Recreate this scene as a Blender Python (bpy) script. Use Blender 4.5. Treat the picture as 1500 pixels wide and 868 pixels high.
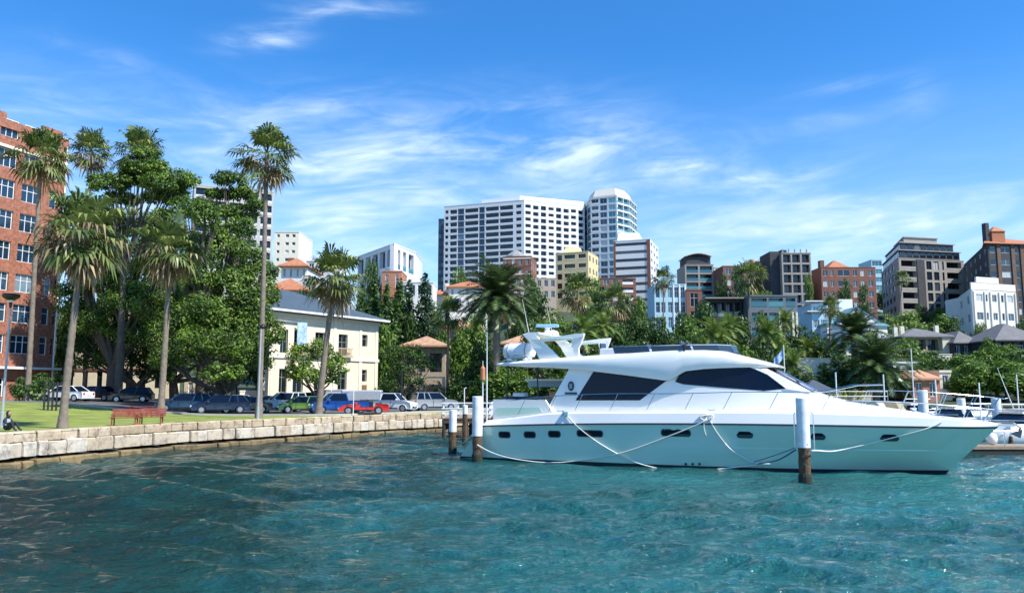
import bpy, math, random
import numpy as np
from mathutils import Vector, Matrix
R = math.radians
PI = math.pi
for o in list(bpy.data.objects): bpy.data.objects.remove(o)
SC = bpy.context.scene
COL = SC.collection

# ------------------------------------------------------------------ camera
F = 1165.0; CX, CY, EYE = 750.0, 434.0, 3.5
TILT = math.atan(138 / F); CT, ST = math.cos(TILT), math.sin(TILT)
cd = bpy.data.cameras.new('camera'); cam = bpy.data.objects.new('camera', cd); COL.objects.link(cam)
cam.location = (0, 0, EYE); cam.rotation_euler = (PI / 2 + TILT, 0, 0)
cd.sensor_width = 36; cd.lens = 36 * F / 1500; cd.clip_end = 6000; cd.clip_start = .1
SC.camera = cam

# ------------------------------------------------------------------ light
SUN_EL, SUN_AZ = 50.0, 122.0          # azimuth clockwise from +Y
EXPOSURE = 0.76
SKY = 0.093
SC.view_settings.view_transform = 'Standard'; SC.view_settings.look = 'None'
SC.view_settings.exposure = EXPOSURE; SC.view_settings.gamma = 1; SC.view_settings.use_curve_mapping = False
sl = bpy.data.lights.new('sun', 'SUN'); sl.energy = 4.4; sl.angle = R(.5); sl.color = (1, .95, .86)
so = bpy.data.objects.new('sun', sl); COL.objects.link(so)
sd = Vector((math.sin(R(SUN_AZ)) * math.cos(R(SUN_EL)), math.cos(R(SUN_AZ)) * math.cos(R(SUN_EL)), math.sin(R(SUN_EL))))
so.rotation_euler = sd.to_track_quat('Z', 'Y').to_euler(); so.location = (60, -60, 90)

W = bpy.data.worlds.new('World'); SC.world = W; W.use_nodes = True
nt = W.node_tree; N = nt.nodes; L = nt.links; N.clear()
def wn(t, **k):
    n = N.new(t)
    for a, b in k.items(): setattr(n, a, b)
    return n
def wm(op, a, b=None, c=None):
    n = N.new('ShaderNodeMath'); n.operation = op
    for i, v in enumerate((a, b, c)):
        if v is None: continue
        if isinstance(v, (int, float)): n.inputs[i].default_value = v
        else: L.new(v, n.inputs[i])
    return n.outputs[0]
sky = wn('ShaderNodeTexSky', sky_type='NISHITA', sun_disc=False, sun_elevation=R(SUN_EL), sun_rotation=R(SUN_AZ))
sky.air_density = 1.0; sky.dust_density = .25; sky.ozone_density = 4.0
hs = wn('ShaderNodeHueSaturation'); hs.inputs['Saturation'].default_value = 1.0; hs.inputs['Value'].default_value = 1.0
tn = wn('ShaderNodeVectorMath', operation='MULTIPLY'); L.new(sky.outputs[0], tn.inputs[0]); tn.inputs[1].default_value = (.35, .98, 1.48)
L.new(tn.outputs[0], hs.inputs['Color'])
tc = wn('ShaderNodeTexCoord'); sx = wn('ShaderNodeSeparateXYZ'); L.new(tc.outputs['Generated'], sx.inputs[0])
az = wm('ARCTAN2', sx.outputs[0], sx.outputs[1]); el = wm('ARCSINE', sx.outputs[2])
azd = wm('MULTIPLY', az, 57.2958); eld = wm('MULTIPLY', el, 57.2958)
cmb = wn('ShaderNodeCombineXYZ'); L.new(wm('MULTIPLY', azd, .045), cmb.inputs[0])
L.new(wm('ADD', wm('MULTIPLY', eld, .19), wm('MULTIPLY', azd, -.012)), cmb.inputs[1])
n1 = wn('ShaderNodeTexNoise'); n1.inputs['Scale'].default_value = 1.6; n1.inputs['Detail'].default_value = 9
n1.inputs['Roughness'].default_value = .58; n1.inputs['Distortion'].default_value = 1.1
L.new(cmb.outputs[0], n1.inputs['Vector'])
def sstep(v, a, b):
    n = wn('ShaderNodeMapRange', interpolation_type='SMOOTHSTEP'); L.new(v, n.inputs[0])
    n.inputs[1].default_value = a; n.inputs[2].default_value = b; return n.outputs[0]
wisp = sstep(n1.outputs['Fac'], .28, .80)
cm2 = wn('ShaderNodeCombineXYZ'); L.new(wm('MULTIPLY', azd, .16), cm2.inputs[0]); L.new(wm('ADD', wm('MULTIPLY', eld, .62), wm('MULTIPLY', azd, -.05)), cm2.inputs[1])
n2 = wn('ShaderNodeTexNoise'); n2.inputs['Scale'].default_value = 1.1; n2.inputs['Detail'].default_value = 6; n2.inputs['Distortion'].default_value = 1.6
L.new(cm2.outputs[0], n2.inputs['Vector'])
streak = sstep(n2.outputs['Fac'], .22, .80)
# banks of thin cloud: (azimuth, elevation, half width, half height, tilt, amount)
def pxdir(px, py):
    a = (px - CX) / F; b = -(py - CY) / F
    d = Vector((a, CT - b * ST, ST + b * CT)).normalized()
    return math.degrees(math.atan2(d.x, d.y)), math.degrees(math.asin(d.z))
banks = [(385, 57, 2.6, .75, .20, .85), (420, 36, 3.4, .5, .42, .42), (530, 13, 4.6, .5, .05, .50), (430, 150, 4.6, 1.5, .10, .34), (800, 200, 6.5, 2.6, -.05, .62),
         (690, 215, 8, 2.2, .0, .36), (500, 235, 7, 3.4, .1, .34), (985, 250, 4.5, .8, .16, .50), (1100, 262, 4.2, .8, .0, .55), (1230, 285, 9, 1.2, -.04, .28),
         (1345, 135, 1.4, 1.1, .0, .22), (1235, 125, 3.4, .45, .0, .26), (155, 80, 3.5, .7, -.1, .16), (230, 225, 22, 3.0, 0, .16), (860, 240, 12, 2.4, 0, .26), (120, 270, 14, 5, 0, .42), (560, 320, 12, 4, 0, .30), (1150, 345, 20, 1.8, 0, .45), (1150, 185, 8, .6, .03, .14)]
tot = None
for (bx, by, hw, hh, tl, am) in banks:
    a0, e0 = pxdir(bx, by)
    da = wm('SUBTRACT', azd, a0); de = wm('SUBTRACT', wm('SUBTRACT', eld, e0), wm('MULTIPLY', da, tl))
    r2 = wm('ADD', wm('POWER', wm('DIVIDE', da, hw), 2), wm('POWER', wm('DIVIDE', de, hh), 2))
    m = wm('MULTIPLY', wm('EXPONENT', wm('MULTIPLY', r2, -1.0)), am)
    tot = m if tot is None else wm('ADD', tot, m)
low = wm('MULTIPLY', wm('POWER', sstep(eld, 25, -3), 1.35), 1.0)
cl = wm('MULTIPLY', tot, wm('ADD', wm('MULTIPLY', wm('MULTIPLY', wisp, streak), 1.2), wm('MULTIPLY', wisp, .30)))
cl = wm('ADD', cl, wm('MULTIPLY', low, wm('ADD', .62, wm('MULTIPLY', wisp, .35))))
cl = wm('MINIMUM', cl, .93)
mx = wn('ShaderNodeMix', data_type='RGBA'); L.new(cl, mx.inputs[0]); L.new(hs.outputs[0], mx.inputs[6]); mx.inputs[7].default_value = (6.2, 7.4, 8.6, 1)
tint = wn('ShaderNodeMix', data_type='RGBA', blend_type='MULTIPLY'); tint.inputs[0].default_value = 1
L.new(mx.outputs[2], tint.inputs[6]); tint.inputs[7].default_value = (1, 1, 1, 1)
bg = wn('ShaderNodeBackground'); bg.inputs[1].default_value = SKY; L.new(tint.outputs[2], bg.inputs[0])
wo = wn('ShaderNodeOutputWorld'); L.new(bg.outputs[0], wo.inputs[0])

# ------------------------------------------------------------------ picture <-> place
def ray(px, py):
    a = (px - CX) / F; b = -(py - CY) / F
    return Vector((a, CT - b * ST, ST + b * CT))
def atY(px, py, Y):
    d = ray(px, py); k = Y / d.y; return Vector((d.x * k, Y, EYE + d.z * k))
def atZ(px, py, z):
    d = ray(px, py); k = (z - EYE) / d.z; return Vector((d.x * k, d.y * k, z))
def sm(x): x = min(1, max(0, x)); return x * x * (3 - 2 * x)
HP = [(0, 1.55), (86, 1.6), (100, 3), (150, 7.5), (175, 10.5), (230, 18), (300, 32), (390, 46), (520, 52), (900, 60)]
def ground(X, Y):
    g = 1.55 + sm((-X - 22) / 20) * sm((Y - 45) / 22) * .95
    Ye = Y - 28 * sm((-X + 8) / 20)
    for (a, za), (b, zb) in zip(HP, HP[1:]):
        if a <= Ye <= b: h = za + (zb - za) * (Ye - a) / (b - a); break
    else: h = HP[-1][1] if Ye > 0 else 1.55
    return max(g, h) if h > 1.6 else g

# ------------------------------------------------------------------ materials
MC = {}
def mat(name, col, rough=.6, metal=0., var=.12, scale=2., bump=0., bscale=20., island=0., obj=0., spec=.5, coat=0., trans=0., gen=False):
    if name in MC: return MC[name]
    m = bpy.data.materials.new(name); m.use_nodes = True; t = m.node_tree; n = t.nodes; l = t.links
    p = n['Principled BSDF']; p.inputs['Roughness'].default_value = rough; p.inputs['Metallic'].default_value = metal
    p.inputs['Specular IOR Level'].default_value = spec; p.inputs['Coat Weight'].default_value = coat; p.inputs['Coat Roughness'].default_value = .08
    co = n.new('ShaderNodeTexCoord').outputs['Object']
    nz = n.new('ShaderNodeTexNoise'); nz.inputs['Scale'].default_value = scale; nz.inputs['Detail'].default_value = 5; nz.inputs['Roughness'].default_value = .65; l.new(co, nz.inputs['Vector'])
    mr = n.new('ShaderNodeMapRange'); mr.inputs[1].default_value = .25; mr.inputs[2].default_value = .75; mr.inputs[3].default_value = 1 - var; mr.inputs[4].default_value = 1 + var
    l.new(nz.outputs['Fac'], mr.inputs[0]); f = mr.outputs[0]
    def mul(a, sock, amt):
        q = n.new('ShaderNodeMapRange'); q.inputs[3].default_value = 1 - amt; q.inputs[4].default_value = 1 + amt; l.new(sock, q.inputs[0])
        k = n.new('ShaderNodeMath'); k.operation = 'MULTIPLY'; l.new(a, k.inputs[0]); l.new(q.outputs[0], k.inputs[1]); return k.outputs[0]
    if island: f = mul(f, n.new('ShaderNodeNewGeometry').outputs['Random Per Island'], island)
    if obj: f = mul(f, n.new('ShaderNodeObjectInfo').outputs['Random'], obj)
    v = n.new('ShaderNodeVectorMath'); v.operation = 'SCALE'; v.inputs[0].default_value = col[:3]; l.new(f, v.inputs['Scale'])
    l.new(v.outputs[0], p.inputs['Base Color'])
    if bump:
        nb = n.new('ShaderNodeTexNoise'); nb.inputs['Scale'].default_value = bscale; nb.inputs['Detail'].default_value = 4; l.new(co, nb.inputs['Vector'])
        b = n.new('ShaderNodeBump'); b.inputs['Strength'].default_value = bump; b.inputs['Distance'].default_value = .05; l.new(nb.outputs['Fac'], b.inputs['Height']); l.new(b.outputs[0], p.inputs['Normal'])
    if trans:
        tr = n.new('ShaderNodeBsdfTranslucent'); l.new(v.outputs[0], tr.inputs[0]); ms = n.new('ShaderNodeMixShader'); ms.inputs[0].default_value = trans
        l.new(p.outputs[0], ms.inputs[1]); l.new(tr.outputs[0], ms.inputs[2]); l.new(ms.outputs[0], n['Material Output'].inputs[0])
    MC[name] = m; return m
def leafmat(name, a, b, trans=.25, rough=.5):
    """leaves whose colour runs from a to b from leaf to leaf and clump to clump"""
    if name in MC: return MC[name]
    m = bpy.data.materials.new(name); m.use_nodes = True; t = m.node_tree; n = t.nodes; l = t.links
    p = n['Principled BSDF']; p.inputs['Roughness'].default_value = rough; p.inputs['Specular IOR Level'].default_value = .35
    co = n.new('ShaderNodeTexCoord').outputs['Object']
    nz = n.new('ShaderNodeTexNoise'); nz.inputs['Scale'].default_value = .55; nz.inputs['Detail'].default_value = 3; l.new(co, nz.inputs['Vector'])
    g = n.new('ShaderNodeNewGeometry'); ad = n.new('ShaderNodeMath'); ad.operation = 'MULTIPLY_ADD'
    l.new(g.outputs['Random Per Island'], ad.inputs[0]); ad.inputs[1].default_value = .75
    mr = n.new('ShaderNodeMapRange'); mr.inputs[1].default_value = .35; mr.inputs[2].default_value = .65; mr.inputs[3].default_value = -.3; mr.inputs[4].default_value = .5; l.new(nz.outputs['Fac'], mr.inputs[0]); l.new(mr.outputs[0], ad.inputs[2])
    mi = n.new('ShaderNodeMix'); mi.data_type = 'RGBA'; mi.inputs[6].default_value = (*a, 1); mi.inputs[7].default_value = (*b, 1); l.new(ad.outputs[0], mi.inputs[0])
    l.new(mi.outputs[2], p.inputs['Base Color'])
    tr = n.new('ShaderNodeBsdfTranslucent'); l.new(mi.outputs[2], tr.inputs[0]); ms = n.new('ShaderNodeMixShader'); ms.inputs[0].default_value = trans
    l.new(p.outputs[0], ms.inputs[1]); l.new(tr.outputs[0], ms.inputs[2]); l.new(ms.outputs[0], n['Material Output'].inputs[0])
    MC[name] = m; return m
def glassmat(name, dark, mid, pale, fm=.62, fp=.85, rough=.06):
    """window panes: mostly dark rooms, some with blinds or curtains drawn (object random)"""
    if name in MC: return MC[name]
    m = bpy.data.materials.new(name); m.use_nodes = True; t = m.node_tree; n = t.nodes; l = t.links
    p = n['Principled BSDF']; p.inputs['Roughness'].default_value = rough; p.inputs['Specular IOR Level'].default_value = .8
    oi = n.new('ShaderNodeObjectInfo'); cr = n.new('ShaderNodeValToRGB'); cr.color_ramp.interpolation = 'CONSTANT'
    e = cr.color_ramp.elements; e[0].position = 0; e[0].color = (*dark, 1); e[1].position = fm; e[1].color = (*mid, 1)
    x = e.new(fp); x.color = (*pale, 1); l.new(oi.outputs['Random'], cr.inputs[0]); l.new(cr.outputs[0], p.inputs['Base Color'])
    MC[name] = m; return m

def stone_mat(name, c1, c2, c3):
    m = bpy.data.materials.new(name); m.use_nodes = True; t = m.node_tree; n = t.nodes; l = t.links; p = n['Principled BSDF']; p.inputs['Roughness'].default_value = .85
    co = n.new('ShaderNodeTexCoord').outputs['Object']; g = n.new('ShaderNodeNewGeometry')
    cr = n.new('ShaderNodeValToRGB'); e = cr.color_ramp.elements; e[0].color = (*c1, 1); e[1].color = (*c2, 1); l.new(g.outputs['Random Per Island'], cr.inputs[0])
    nz = n.new('ShaderNodeTexNoise'); nz.inputs['Scale'].default_value = 1.8; nz.inputs['Detail'].default_value = 8; nz.inputs['Roughness'].default_value = .75; l.new(co, nz.inputs['Vector'])
    mr = n.new('ShaderNodeMapRange'); mr.inputs[1].default_value = .47; mr.inputs[2].default_value = .70; l.new(nz.outputs['Fac'], mr.inputs[0])
    mi = n.new('ShaderNodeMix'); mi.data_type = 'RGBA'; l.new(mr.outputs[0], mi.inputs[0]); l.new(cr.outputs[0], mi.inputs[6]); mi.inputs[7].default_value = (*c3, 1); l.new(mi.outputs[2], p.inputs['Base Color'])
    b = n.new('ShaderNodeBump'); b.inputs['Strength'].default_value = .9; b.inputs['Distance'].default_value = .08; l.new(nz.outputs['Fac'], b.inputs['Height']); l.new(b.outputs[0], p.inputs['Normal'])
    return m

white = mat('white_paint', (.78, .79, .78), .45, var=.05)
gel = mat('gelcoat', (.84, .83, .79), .22, var=.025, coat=.5, scale=.7)
teal = mat('teal_and_shade_gelcoat', (.47, .68, .56), .2, var=.05, scale=.5, coat=.8)  # shade of the white hull put into its colour as teal; also stripes
navyglass = mat('tinted_glass', (.004, .008, .02), .04, var=.1, spec=.28)
chrome = mat('stainless', (.72, .74, .76), .22, 1, var=.03)
black = mat('black_rubber', (.012, .013, .015), .5, var=.1)
darkmetal = mat('dark_metal', (.03, .033, .035), .45, .3)
ropem = mat('rope_fibre', (.72, .72, .68), .85, var=.15, scale=25)
bluerope = mat('blue_rope', (.06, .13, .24), .85)
timber = mat('weathered_timber', (.10, .062, .035), .9, var=.6, scale=5, bump=.9, bscale=9)
plank = mat('plank', (.28, .22, .15), .8, var=.3, scale=4)
bark = mat('palm_bark', (.20, .16, .125), .9, var=.35, scale=3, bump=.6, bscale=8)
figbark = mat('fig_bark', (.085, .07, .055), .9, var=.3, scale=2, bump=.5, bscale=6)
G = {}
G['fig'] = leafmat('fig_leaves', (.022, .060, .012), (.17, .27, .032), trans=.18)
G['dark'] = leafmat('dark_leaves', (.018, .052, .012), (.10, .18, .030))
G['mid'] = leafmat('mid_leaves', (.035, .095, .012), (.19, .30, .035))
G['lime'] = leafmat('lime_leaves', (.06, .13, .02), (.30, .38, .09))
G['cypress'] = leafmat('cypress_leaves', (.010, .035, .014), (.030, .075, .022), trans=.1)
G['palm'] = leafmat('palm_fronds', (.035, .075, .018), (.24, .29, .08), trans=.2, rough=.4)
G['phoenix'] = leafmat('date_palm_fronds', (.022, .055, .018), (.15, .21, .07), trans=.15, rough=.33)
G['dead'] = leafmat('dead_fronds', (.16, .10, .045), (.50, .38, .22), trans=.2)
G['flower'] = leafmat('reed_leaves', (.30, .22, .12), (.52, .42, .27), trans=.2)

# ------------------------------------------------------------------ mesh building
class MB:
    def __init__(s): s.v = []; s.f = []; s.m = []; s.mi = 0; s.g = []
    def add(s, vs, fs):
        b = len(s.v); s.g.append((b, len(s.f), len(vs), len(fs))); s.v += [tuple(v) for v in vs]; s.f += [tuple(i + b for i in f) for f in fs]; s.m += [s.mi] * len(fs)
    def box(s, x0, x1, y0, y1, z0, z1, rot=None, org=None):
        vs = [(x, y, z) for z in (z0, z1) for y in (y0, y1) for x in (x0, x1)]
        if rot is not None:
            c, q = math.cos(rot), math.sin(rot); ox, oy = org or (0, 0)
            vs = [(ox + x * c - y * q, oy + x * q + y * c, z) for x, y, z in vs]
        s.add(vs, [(0, 2, 3, 1), (4, 5, 7, 6), (0, 1, 5, 4), (2, 6, 7, 3), (0, 4, 6, 2), (1, 3, 7, 5)]); return s
    def bbox(s, x0, x1, y0, y1, z0, z1, b=.03):
        """box with chamfered vertical and top edges"""
        def ring(i, z): return [(x0 + i, y0 + b + 0, z), (x0 + b, y0 + i, z), (x1 - b, y0 + i, z), (x1 - i, y0 + b, z), (x1 - i, y1 - b, z), (x1 - b, y1 - i, z), (x0 + b, y1 - i, z), (x0 + i, y1 - b, z)]
        s.loft([ring(0, z0), ring(0, z1 - b), ring(b * .7, z1)], True, True); return s
    def loft(s, rings, close=True, cap=True):
        n = len(rings[0]); vs = [p for r in rings for p in r]; fs = []
        for i in range(len(rings) - 1):
            for j in range(n if close else n - 1):
                k = (j + 1) % n; fs.append((i * n + j, i * n + k, (i + 1) * n + k, (i + 1) * n + j))
        if cap: fs.append(tuple(range(n - 1, -1, -1))); fs.append(tuple((len(rings) - 1) * n + j for j in range(n)))
        s.add(vs, fs); return s
    def tube(s, pts, r, n=8, cap=True):
        pts = [Vector(p) for p in pts]; rs = r if isinstance(r, (list, tuple)) else [r] * len(pts); rings = []; up = None
        for i, p in enumerate(pts):
            d = (pts[min(i + 1, len(pts) - 1)] - pts[max(i - 1, 0)])
            d = d.normalized() if d.length > 1e-9 else Vector((0, 0, 1))
            if up is None: up = Vector((0, 0, 1)) if abs(d.z) < .9 else Vector((1, 0, 0))
            a = d.cross(up).normalized(); b = a.cross(d); up = b
            rings.append([p + (a * math.cos(t) + b * math.sin(t)) * rs[i] for t in [2 * PI * k / n for k in range(n)]])
        s.loft(rings, True, cap); return s
    def lathe(s, prof, n=16, org=(0, 0, 0)):
        s.loft([[(org[0] + r * math.cos(2 * PI * k / n), org[1] + r * math.sin(2 * PI * k / n), org[2] + z) for k in range(n)] for r, z in prof], True, True); return s
    def prism(s, poly, y0, y1, axis='y'):
        n = len(poly)
        if axis == 'y': vs = [(x, y0, z) for x, z in poly] + [(x, y1, z) for x, z in poly]
        elif axis == 'z': vs = [(x, y, y0) for x, y in poly] + [(x, y, y1) for x, y in poly]
        else: vs = [(y0, x, z) for x, z in poly] + [(y1, x, z) for x, z in poly]
        s.add(vs, [tuple(range(n - 1, -1, -1)), tuple(range(n, 2 * n))] + [(i, (i + 1) % n, n + (i + 1) % n, n + i) for i in range(n)]); return s
    def mesh(s, name, mats, smooth=None):
        me = bpy.data.meshes.new(name); me.from_pydata(s.v, [], s.f)
        for m in (mats if isinstance(mats, (list, tuple)) else [mats]): me.materials.append(m)
        me.polygons.foreach_set('material_index', s.m)
        import bmesh
        bm = bmesh.new(); bm.from_mesh(me)
        if smooth is not None: bmesh.ops.remove_doubles(bm, verts=bm.verts, dist=.0004)
        bmesh.ops.recalc_face_normals(bm, faces=bm.faces); bm.to_mesh(me); bm.free()
        if smooth is not None:
            me.polygons.foreach_set('use_smooth', [True] * len(me.polygons)); me.set_sharp_from_angle(angle=R(smooth))
        return me
    def build(s, name, mats, parent=None, smooth=None):
        return link(name, s.mesh(name, mats, smooth), parent)
def link(name, me, parent=None, loc=None, rz=0):
    o = bpy.data.objects.new(name, me); COL.objects.link(o)
    if parent is not None: o.parent = parent
    if loc is not None: o.location = loc
    if rz: o.rotation_euler = (0, 0, rz)
    return o
def thing(name, label, cat, loc=(0, 0, 0), rz=0, group=None):
    o = bpy.data.objects.new(name, None); COL.objects.link(o); o.location = loc; o.rotation_euler = (0, 0, rz); o.empty_display_size = .2
    o['label'] = label; o['category'] = cat
    if group: o['group'] = group
    return o
def tag(o, label, cat, group=None):
    o['label'] = label; o['category'] = cat
    if group: o['group'] = group
    return o
def struct(o, kind='structure'): o['kind'] = kind; return o
def copy_tree(o, parent=None):
    c = o.copy(); COL.objects.link(c); c.parent = parent
    for ch in o.children: copy_tree(ch, c)
    return c
def copy_thing(o, label, loc, rz=0, group=None, scale=None):
    c = copy_tree(o); c.location = loc; c.rotation_euler = (0, 0, rz); c['label'] = label
    if group: c['group'] = group
    elif 'group' in c: del c['group']
    if scale: c.scale = scale
    return c

# ================================================================== SETTING
def grid(xs, ys, fz, name, m, smooth=True):
    nx, ny = len(xs), len(ys)
    v = [(x, y, fz(x, y)) for y in ys for x in xs]
    f = [(j * nx + i, j * nx + i + 1, (j + 1) * nx + i + 1, (j + 1) * nx + i) for j in range(ny - 1) for i in range(nx - 1)]
    me = bpy.data.meshes.new(name); me.from_pydata(v, [], f); me.materials.append(m)
    if smooth: me.polygons.foreach_set('use_smooth', [True] * len(f))
    return link(name, me)

# --- water: one sheet with real waves
def water():
    rng = np.random.default_rng(5)
    ys = np.concatenate([np.linspace(-40, 5.5, 30), 6 * (110 / 6) ** np.linspace(0, 1, 620), np.array([118, 130, 150, 200, 300, 500, 900, 1600, 3000.])])
    us = np.linspace(-1, 1, 640)
    Y = np.repeat(ys[:, None], len(us), 1); Xw = .80 * np.maximum(Y, 8) + 8; Xw = np.where(Y > 110, Xw * 1.6, Xw); X = us[None, :] * Xw
    Z = np.zeros_like(X)
    for i in range(60):
        lam = .45 * (4.0 / .45) ** (rng.random() ** 1.25); th = rng.normal(R(80), R(27)); k = 2 * PI / lam
        amp = .0105 * lam ** .70 * (.5 + rng.random())
        ph = rng.random() * 2 * PI
        w = np.sin(k * (X * math.cos(th) + Y * math.sin(th)) + ph + .6 * np.sin(.23 * X + .31 * Y + ph))
        res = np.maximum(Y, 6) * .0062 + .0; fade = np.clip((lam / np.maximum(res, .02) - 3) / 4, 0, 1)
        Z += amp * fade * (w + .25 * np.sin(2 * (k * (X * math.cos(th) + Y * math.sin(th)) + ph)))
    gust = .75 + .35 * np.sin(.11 * X + .07 * Y + 1) * np.sin(.05 * X - .13 * Y)
    Z *= gust
    v = np.stack([X, Y, Z], -1).reshape(-1, 3); ny, nx = X.shape
    idx = np.arange(ny * nx).reshape(ny, nx); f = np.stack([idx[:-1, :-1], idx[:-1, 1:], idx[1:, 1:], idx[1:, :-1]], -1).reshape(-1, 4)
    me = bpy.data.meshes.new('water'); me.vertices.add(len(v)); me.vertices.foreach_set('co', v.ravel()); me.loops.add(f.size); me.loops.foreach_set('vertex_index', f.ravel())
    me.polygons.add(len(f)); me.polygons.foreach_set('loop_start', np.arange(0, f.size, 4)); me.polygons.foreach_set('use_smooth', np.ones(len(f), bool)); me.update(calc_edges=True)
    m = bpy.data.materials.new('harbour_water'); m.use_nodes = True; t = m.node_tree; n = t.nodes; l = t.links; p = n['Principled BSDF']
    p.inputs['Roughness'].default_value = .07; p.inputs['IOR'].default_value = 1.33; p.inputs['Specular IOR Level'].default_value = .5
    co = n.new('ShaderNodeTexCoord').outputs['Object']
    a = n.new('ShaderNodeTexNoise'); a.inputs['Scale'].default_value = .085; a.inputs['Detail'].default_value = 5; a.inputs['Roughness'].default_value = .6; a.inputs['Distortion'].default_value = .6; l.new(co, a.inputs['Vector'])
    sx = n.new('ShaderNodeSeparateXYZ'); l.new(co, sx.inputs[0])
    # shallow green water over sand by the wall, bluer and deeper towards the moorings
    dx = n.new('ShaderNodeMapRange'); dx.inputs[1].default_value = -14; dx.inputs[2].default_value = 8; dx.inputs[3].default_value = -.16; dx.inputs[4].default_value = .16; l.new(sx.outputs[0], dx.inputs[0])
    ad = n.new('ShaderNodeMath'); ad.operation = 'ADD'; l.new(a.outputs['Fac'], ad.inputs[0]); l.new(dx.outputs[0], ad.inputs[1])
    cr = n.new('ShaderNodeValToRGB'); e = cr.color_ramp.elements
    e[0].position = .30; e[0].color = (.007, .026, .022, 1); e[1].position = .72; e[1].color = (.016, .125, .125, 1)
    x = e.new(.46); x.color = (.009, .048, .042, 1); x = e.new(.58); x.color = (.012, .085, .084, 1)
    l.new(ad.outputs[0], cr.inputs[0]); l.new(cr.outputs[0], p.inputs['Base Color'])
    mp = n.new('ShaderNodeMapping'); mp.inputs['Scale'].default_value = (.70, 1.35, 1); l.new(co, mp.inputs[0])
    b1 = n.new('ShaderNodeTexNoise'); b1.inputs['Scale'].default_value = 2.4; b1.inputs['Detail'].default_value = 5; b1.inputs['Roughness'].default_value = .56; b1.inputs['Distortion'].default_value = .0; l.new(mp.outputs[0], b1.inputs['Vector'])
    bp = n.new('ShaderNodeBump'); bp.inputs['Strength'].default_value = 1.0; bp.inputs['Distance'].default_value = .34; b2 = n.new('ShaderNodeTexNoise'); b2.inputs['Scale'].default_value = 7.5; b2.inputs['Detail'].default_value = 3; l.new(mp.outputs[0], b2.inputs['Vector'])
    ma = n.new('ShaderNodeMath'); ma.operation = 'MULTIPLY_ADD'; l.new(b2.outputs['Fac'], ma.inputs[0]); ma.inputs[1].default_value = .22; l.new(b1.outputs['Fac'], ma.inputs[2])
    l.new(ma.outputs[0], bp.inputs['Height']); l.new(bp.outputs[0], p.inputs['Normal'])
    me.materials.append(m); struct(link('water', me))
water()

# --- lawn, car park, hill
WALL = [(-23.6, 20), (-23.2, 36.0), (-22.3, 40.6), (-21.2, 45.2), (-19.3, 50.3), (-16.4, 55.3), (-13.0, 61.2), (-9.8, 65.8), (-6.5, 69.6), (-2.5, 74.5), (3, 79.5), (12, 84), (30, 87), (60, 88), (120, 90)]
def smooth_line(P, k=6):
    out = []
    for i in range(len(P) - 1):
        p0 = P[max(i - 1, 0)]; p1 = P[i]; p2 = P[i + 1]; p3 = P[min(i + 2, len(P) - 1)]
        for j in range(k):
            t = j / k; out.append(tuple(.5 * ((2 * b) + (-a + c) * t + (2 * a - 5 * b + 4 * c - d) * t * t + (-a + 3 * b - 3 * c + d) * t ** 3) for a, b, c, d in zip(p0, p1, p2, p3)))
    out.append(P[-1]); return out
WL = smooth_line(WALL)
grass = mat('lawn_grass', (.20, .245, .045), .9, var=.45, scale=.7, bump=.6, bscale=14)
asphalt = mat('asphalt', (.10, .10, .10), .9, var=.2, scale=1.5)
hillm = mat('hill_ground', (.035, .055, .022), .95, var=.5, scale=.15)
def strip(name, inner, offs, m, dz=0.):
    """sheet following the sea wall line, columns at offsets behind it (in -x/+y direction)"""
    v = []; nx = len(offs)
    for i, (x, y) in enumerate(inner):
        a = inner[max(i - 1, 0)]; b = inner[min(i + 1, len(inner) - 1)]; d = Vector((b[0] - a[0], b[1] - a[1])).normalized(); nn = Vector((-d.y, d.x))
        for o in offs:
            X, Y = x + nn.x * o, y + nn.y * o; v.append((X, Y, ground(X, Y) + dz))
    f = [(j * nx + i, j * nx + i + 1, (j + 1) * nx + i + 1, (j + 1) * nx + i) for j in range(len(inner) - 1) for i in range(nx - 1)]
    me = bpy.data.meshes.new(name); me.from_pydata(v, [], f); me.materials.append(m); me.polygons.foreach_set('use_smooth', [True] * len(f)); return struct(link(name, me))
# lawn as plain land sheet clipped by the wall line
def land():
    v = []; f = []; nx = 40
    for i, (x, y) in enumerate(WL):
        for k in range(nx):
            t = (k / (nx - 1)) ** 1.6
            tx, ty = (-110, y + 0) if i < 18 else ((-110 + (x + 110) * min(1, (i - 18) / 30.)), max(y, 104))
            X = (x) + (tx - x) * t; Y = y + (ty - y) * t; v.append((X, Y, ground(X, Y) - .03 * (k == 0)))
    n = len(WL); f = [(j * nx + i, j * nx + i + 1, (j + 1) * nx + i + 1, (j + 1) * nx + i) for j in range(52) for i in range(nx - 1)]
    f2 = [(j * nx + i, j * nx + i + 1, (j + 1) * nx + i + 1, (j + 1) * nx + i) for j in range(52, n - 1) for i in range(nx - 1)]
    me = bpy.data.meshes.new('shore'); me.from_pydata(v, [], f2); me.materials.append(hillm); struct(link('shore', me))
    me = bpy.data.meshes.new('lawn'); me.from_pydata(v, [], f); me.materials.append(grass); me.polygons.foreach_set('use_smooth', [True] * len(f)); struct(link('lawn', me))
land()
CP = [(-120, 74), (-60, 72), (-45, 70), (-36, 66.5), (-28, 64.0), (-20, 63.6), (-14, 64.2), (-10.5, 69), (-7.5, 73.5), (-3.5, 78.5), (2, 84)]
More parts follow.
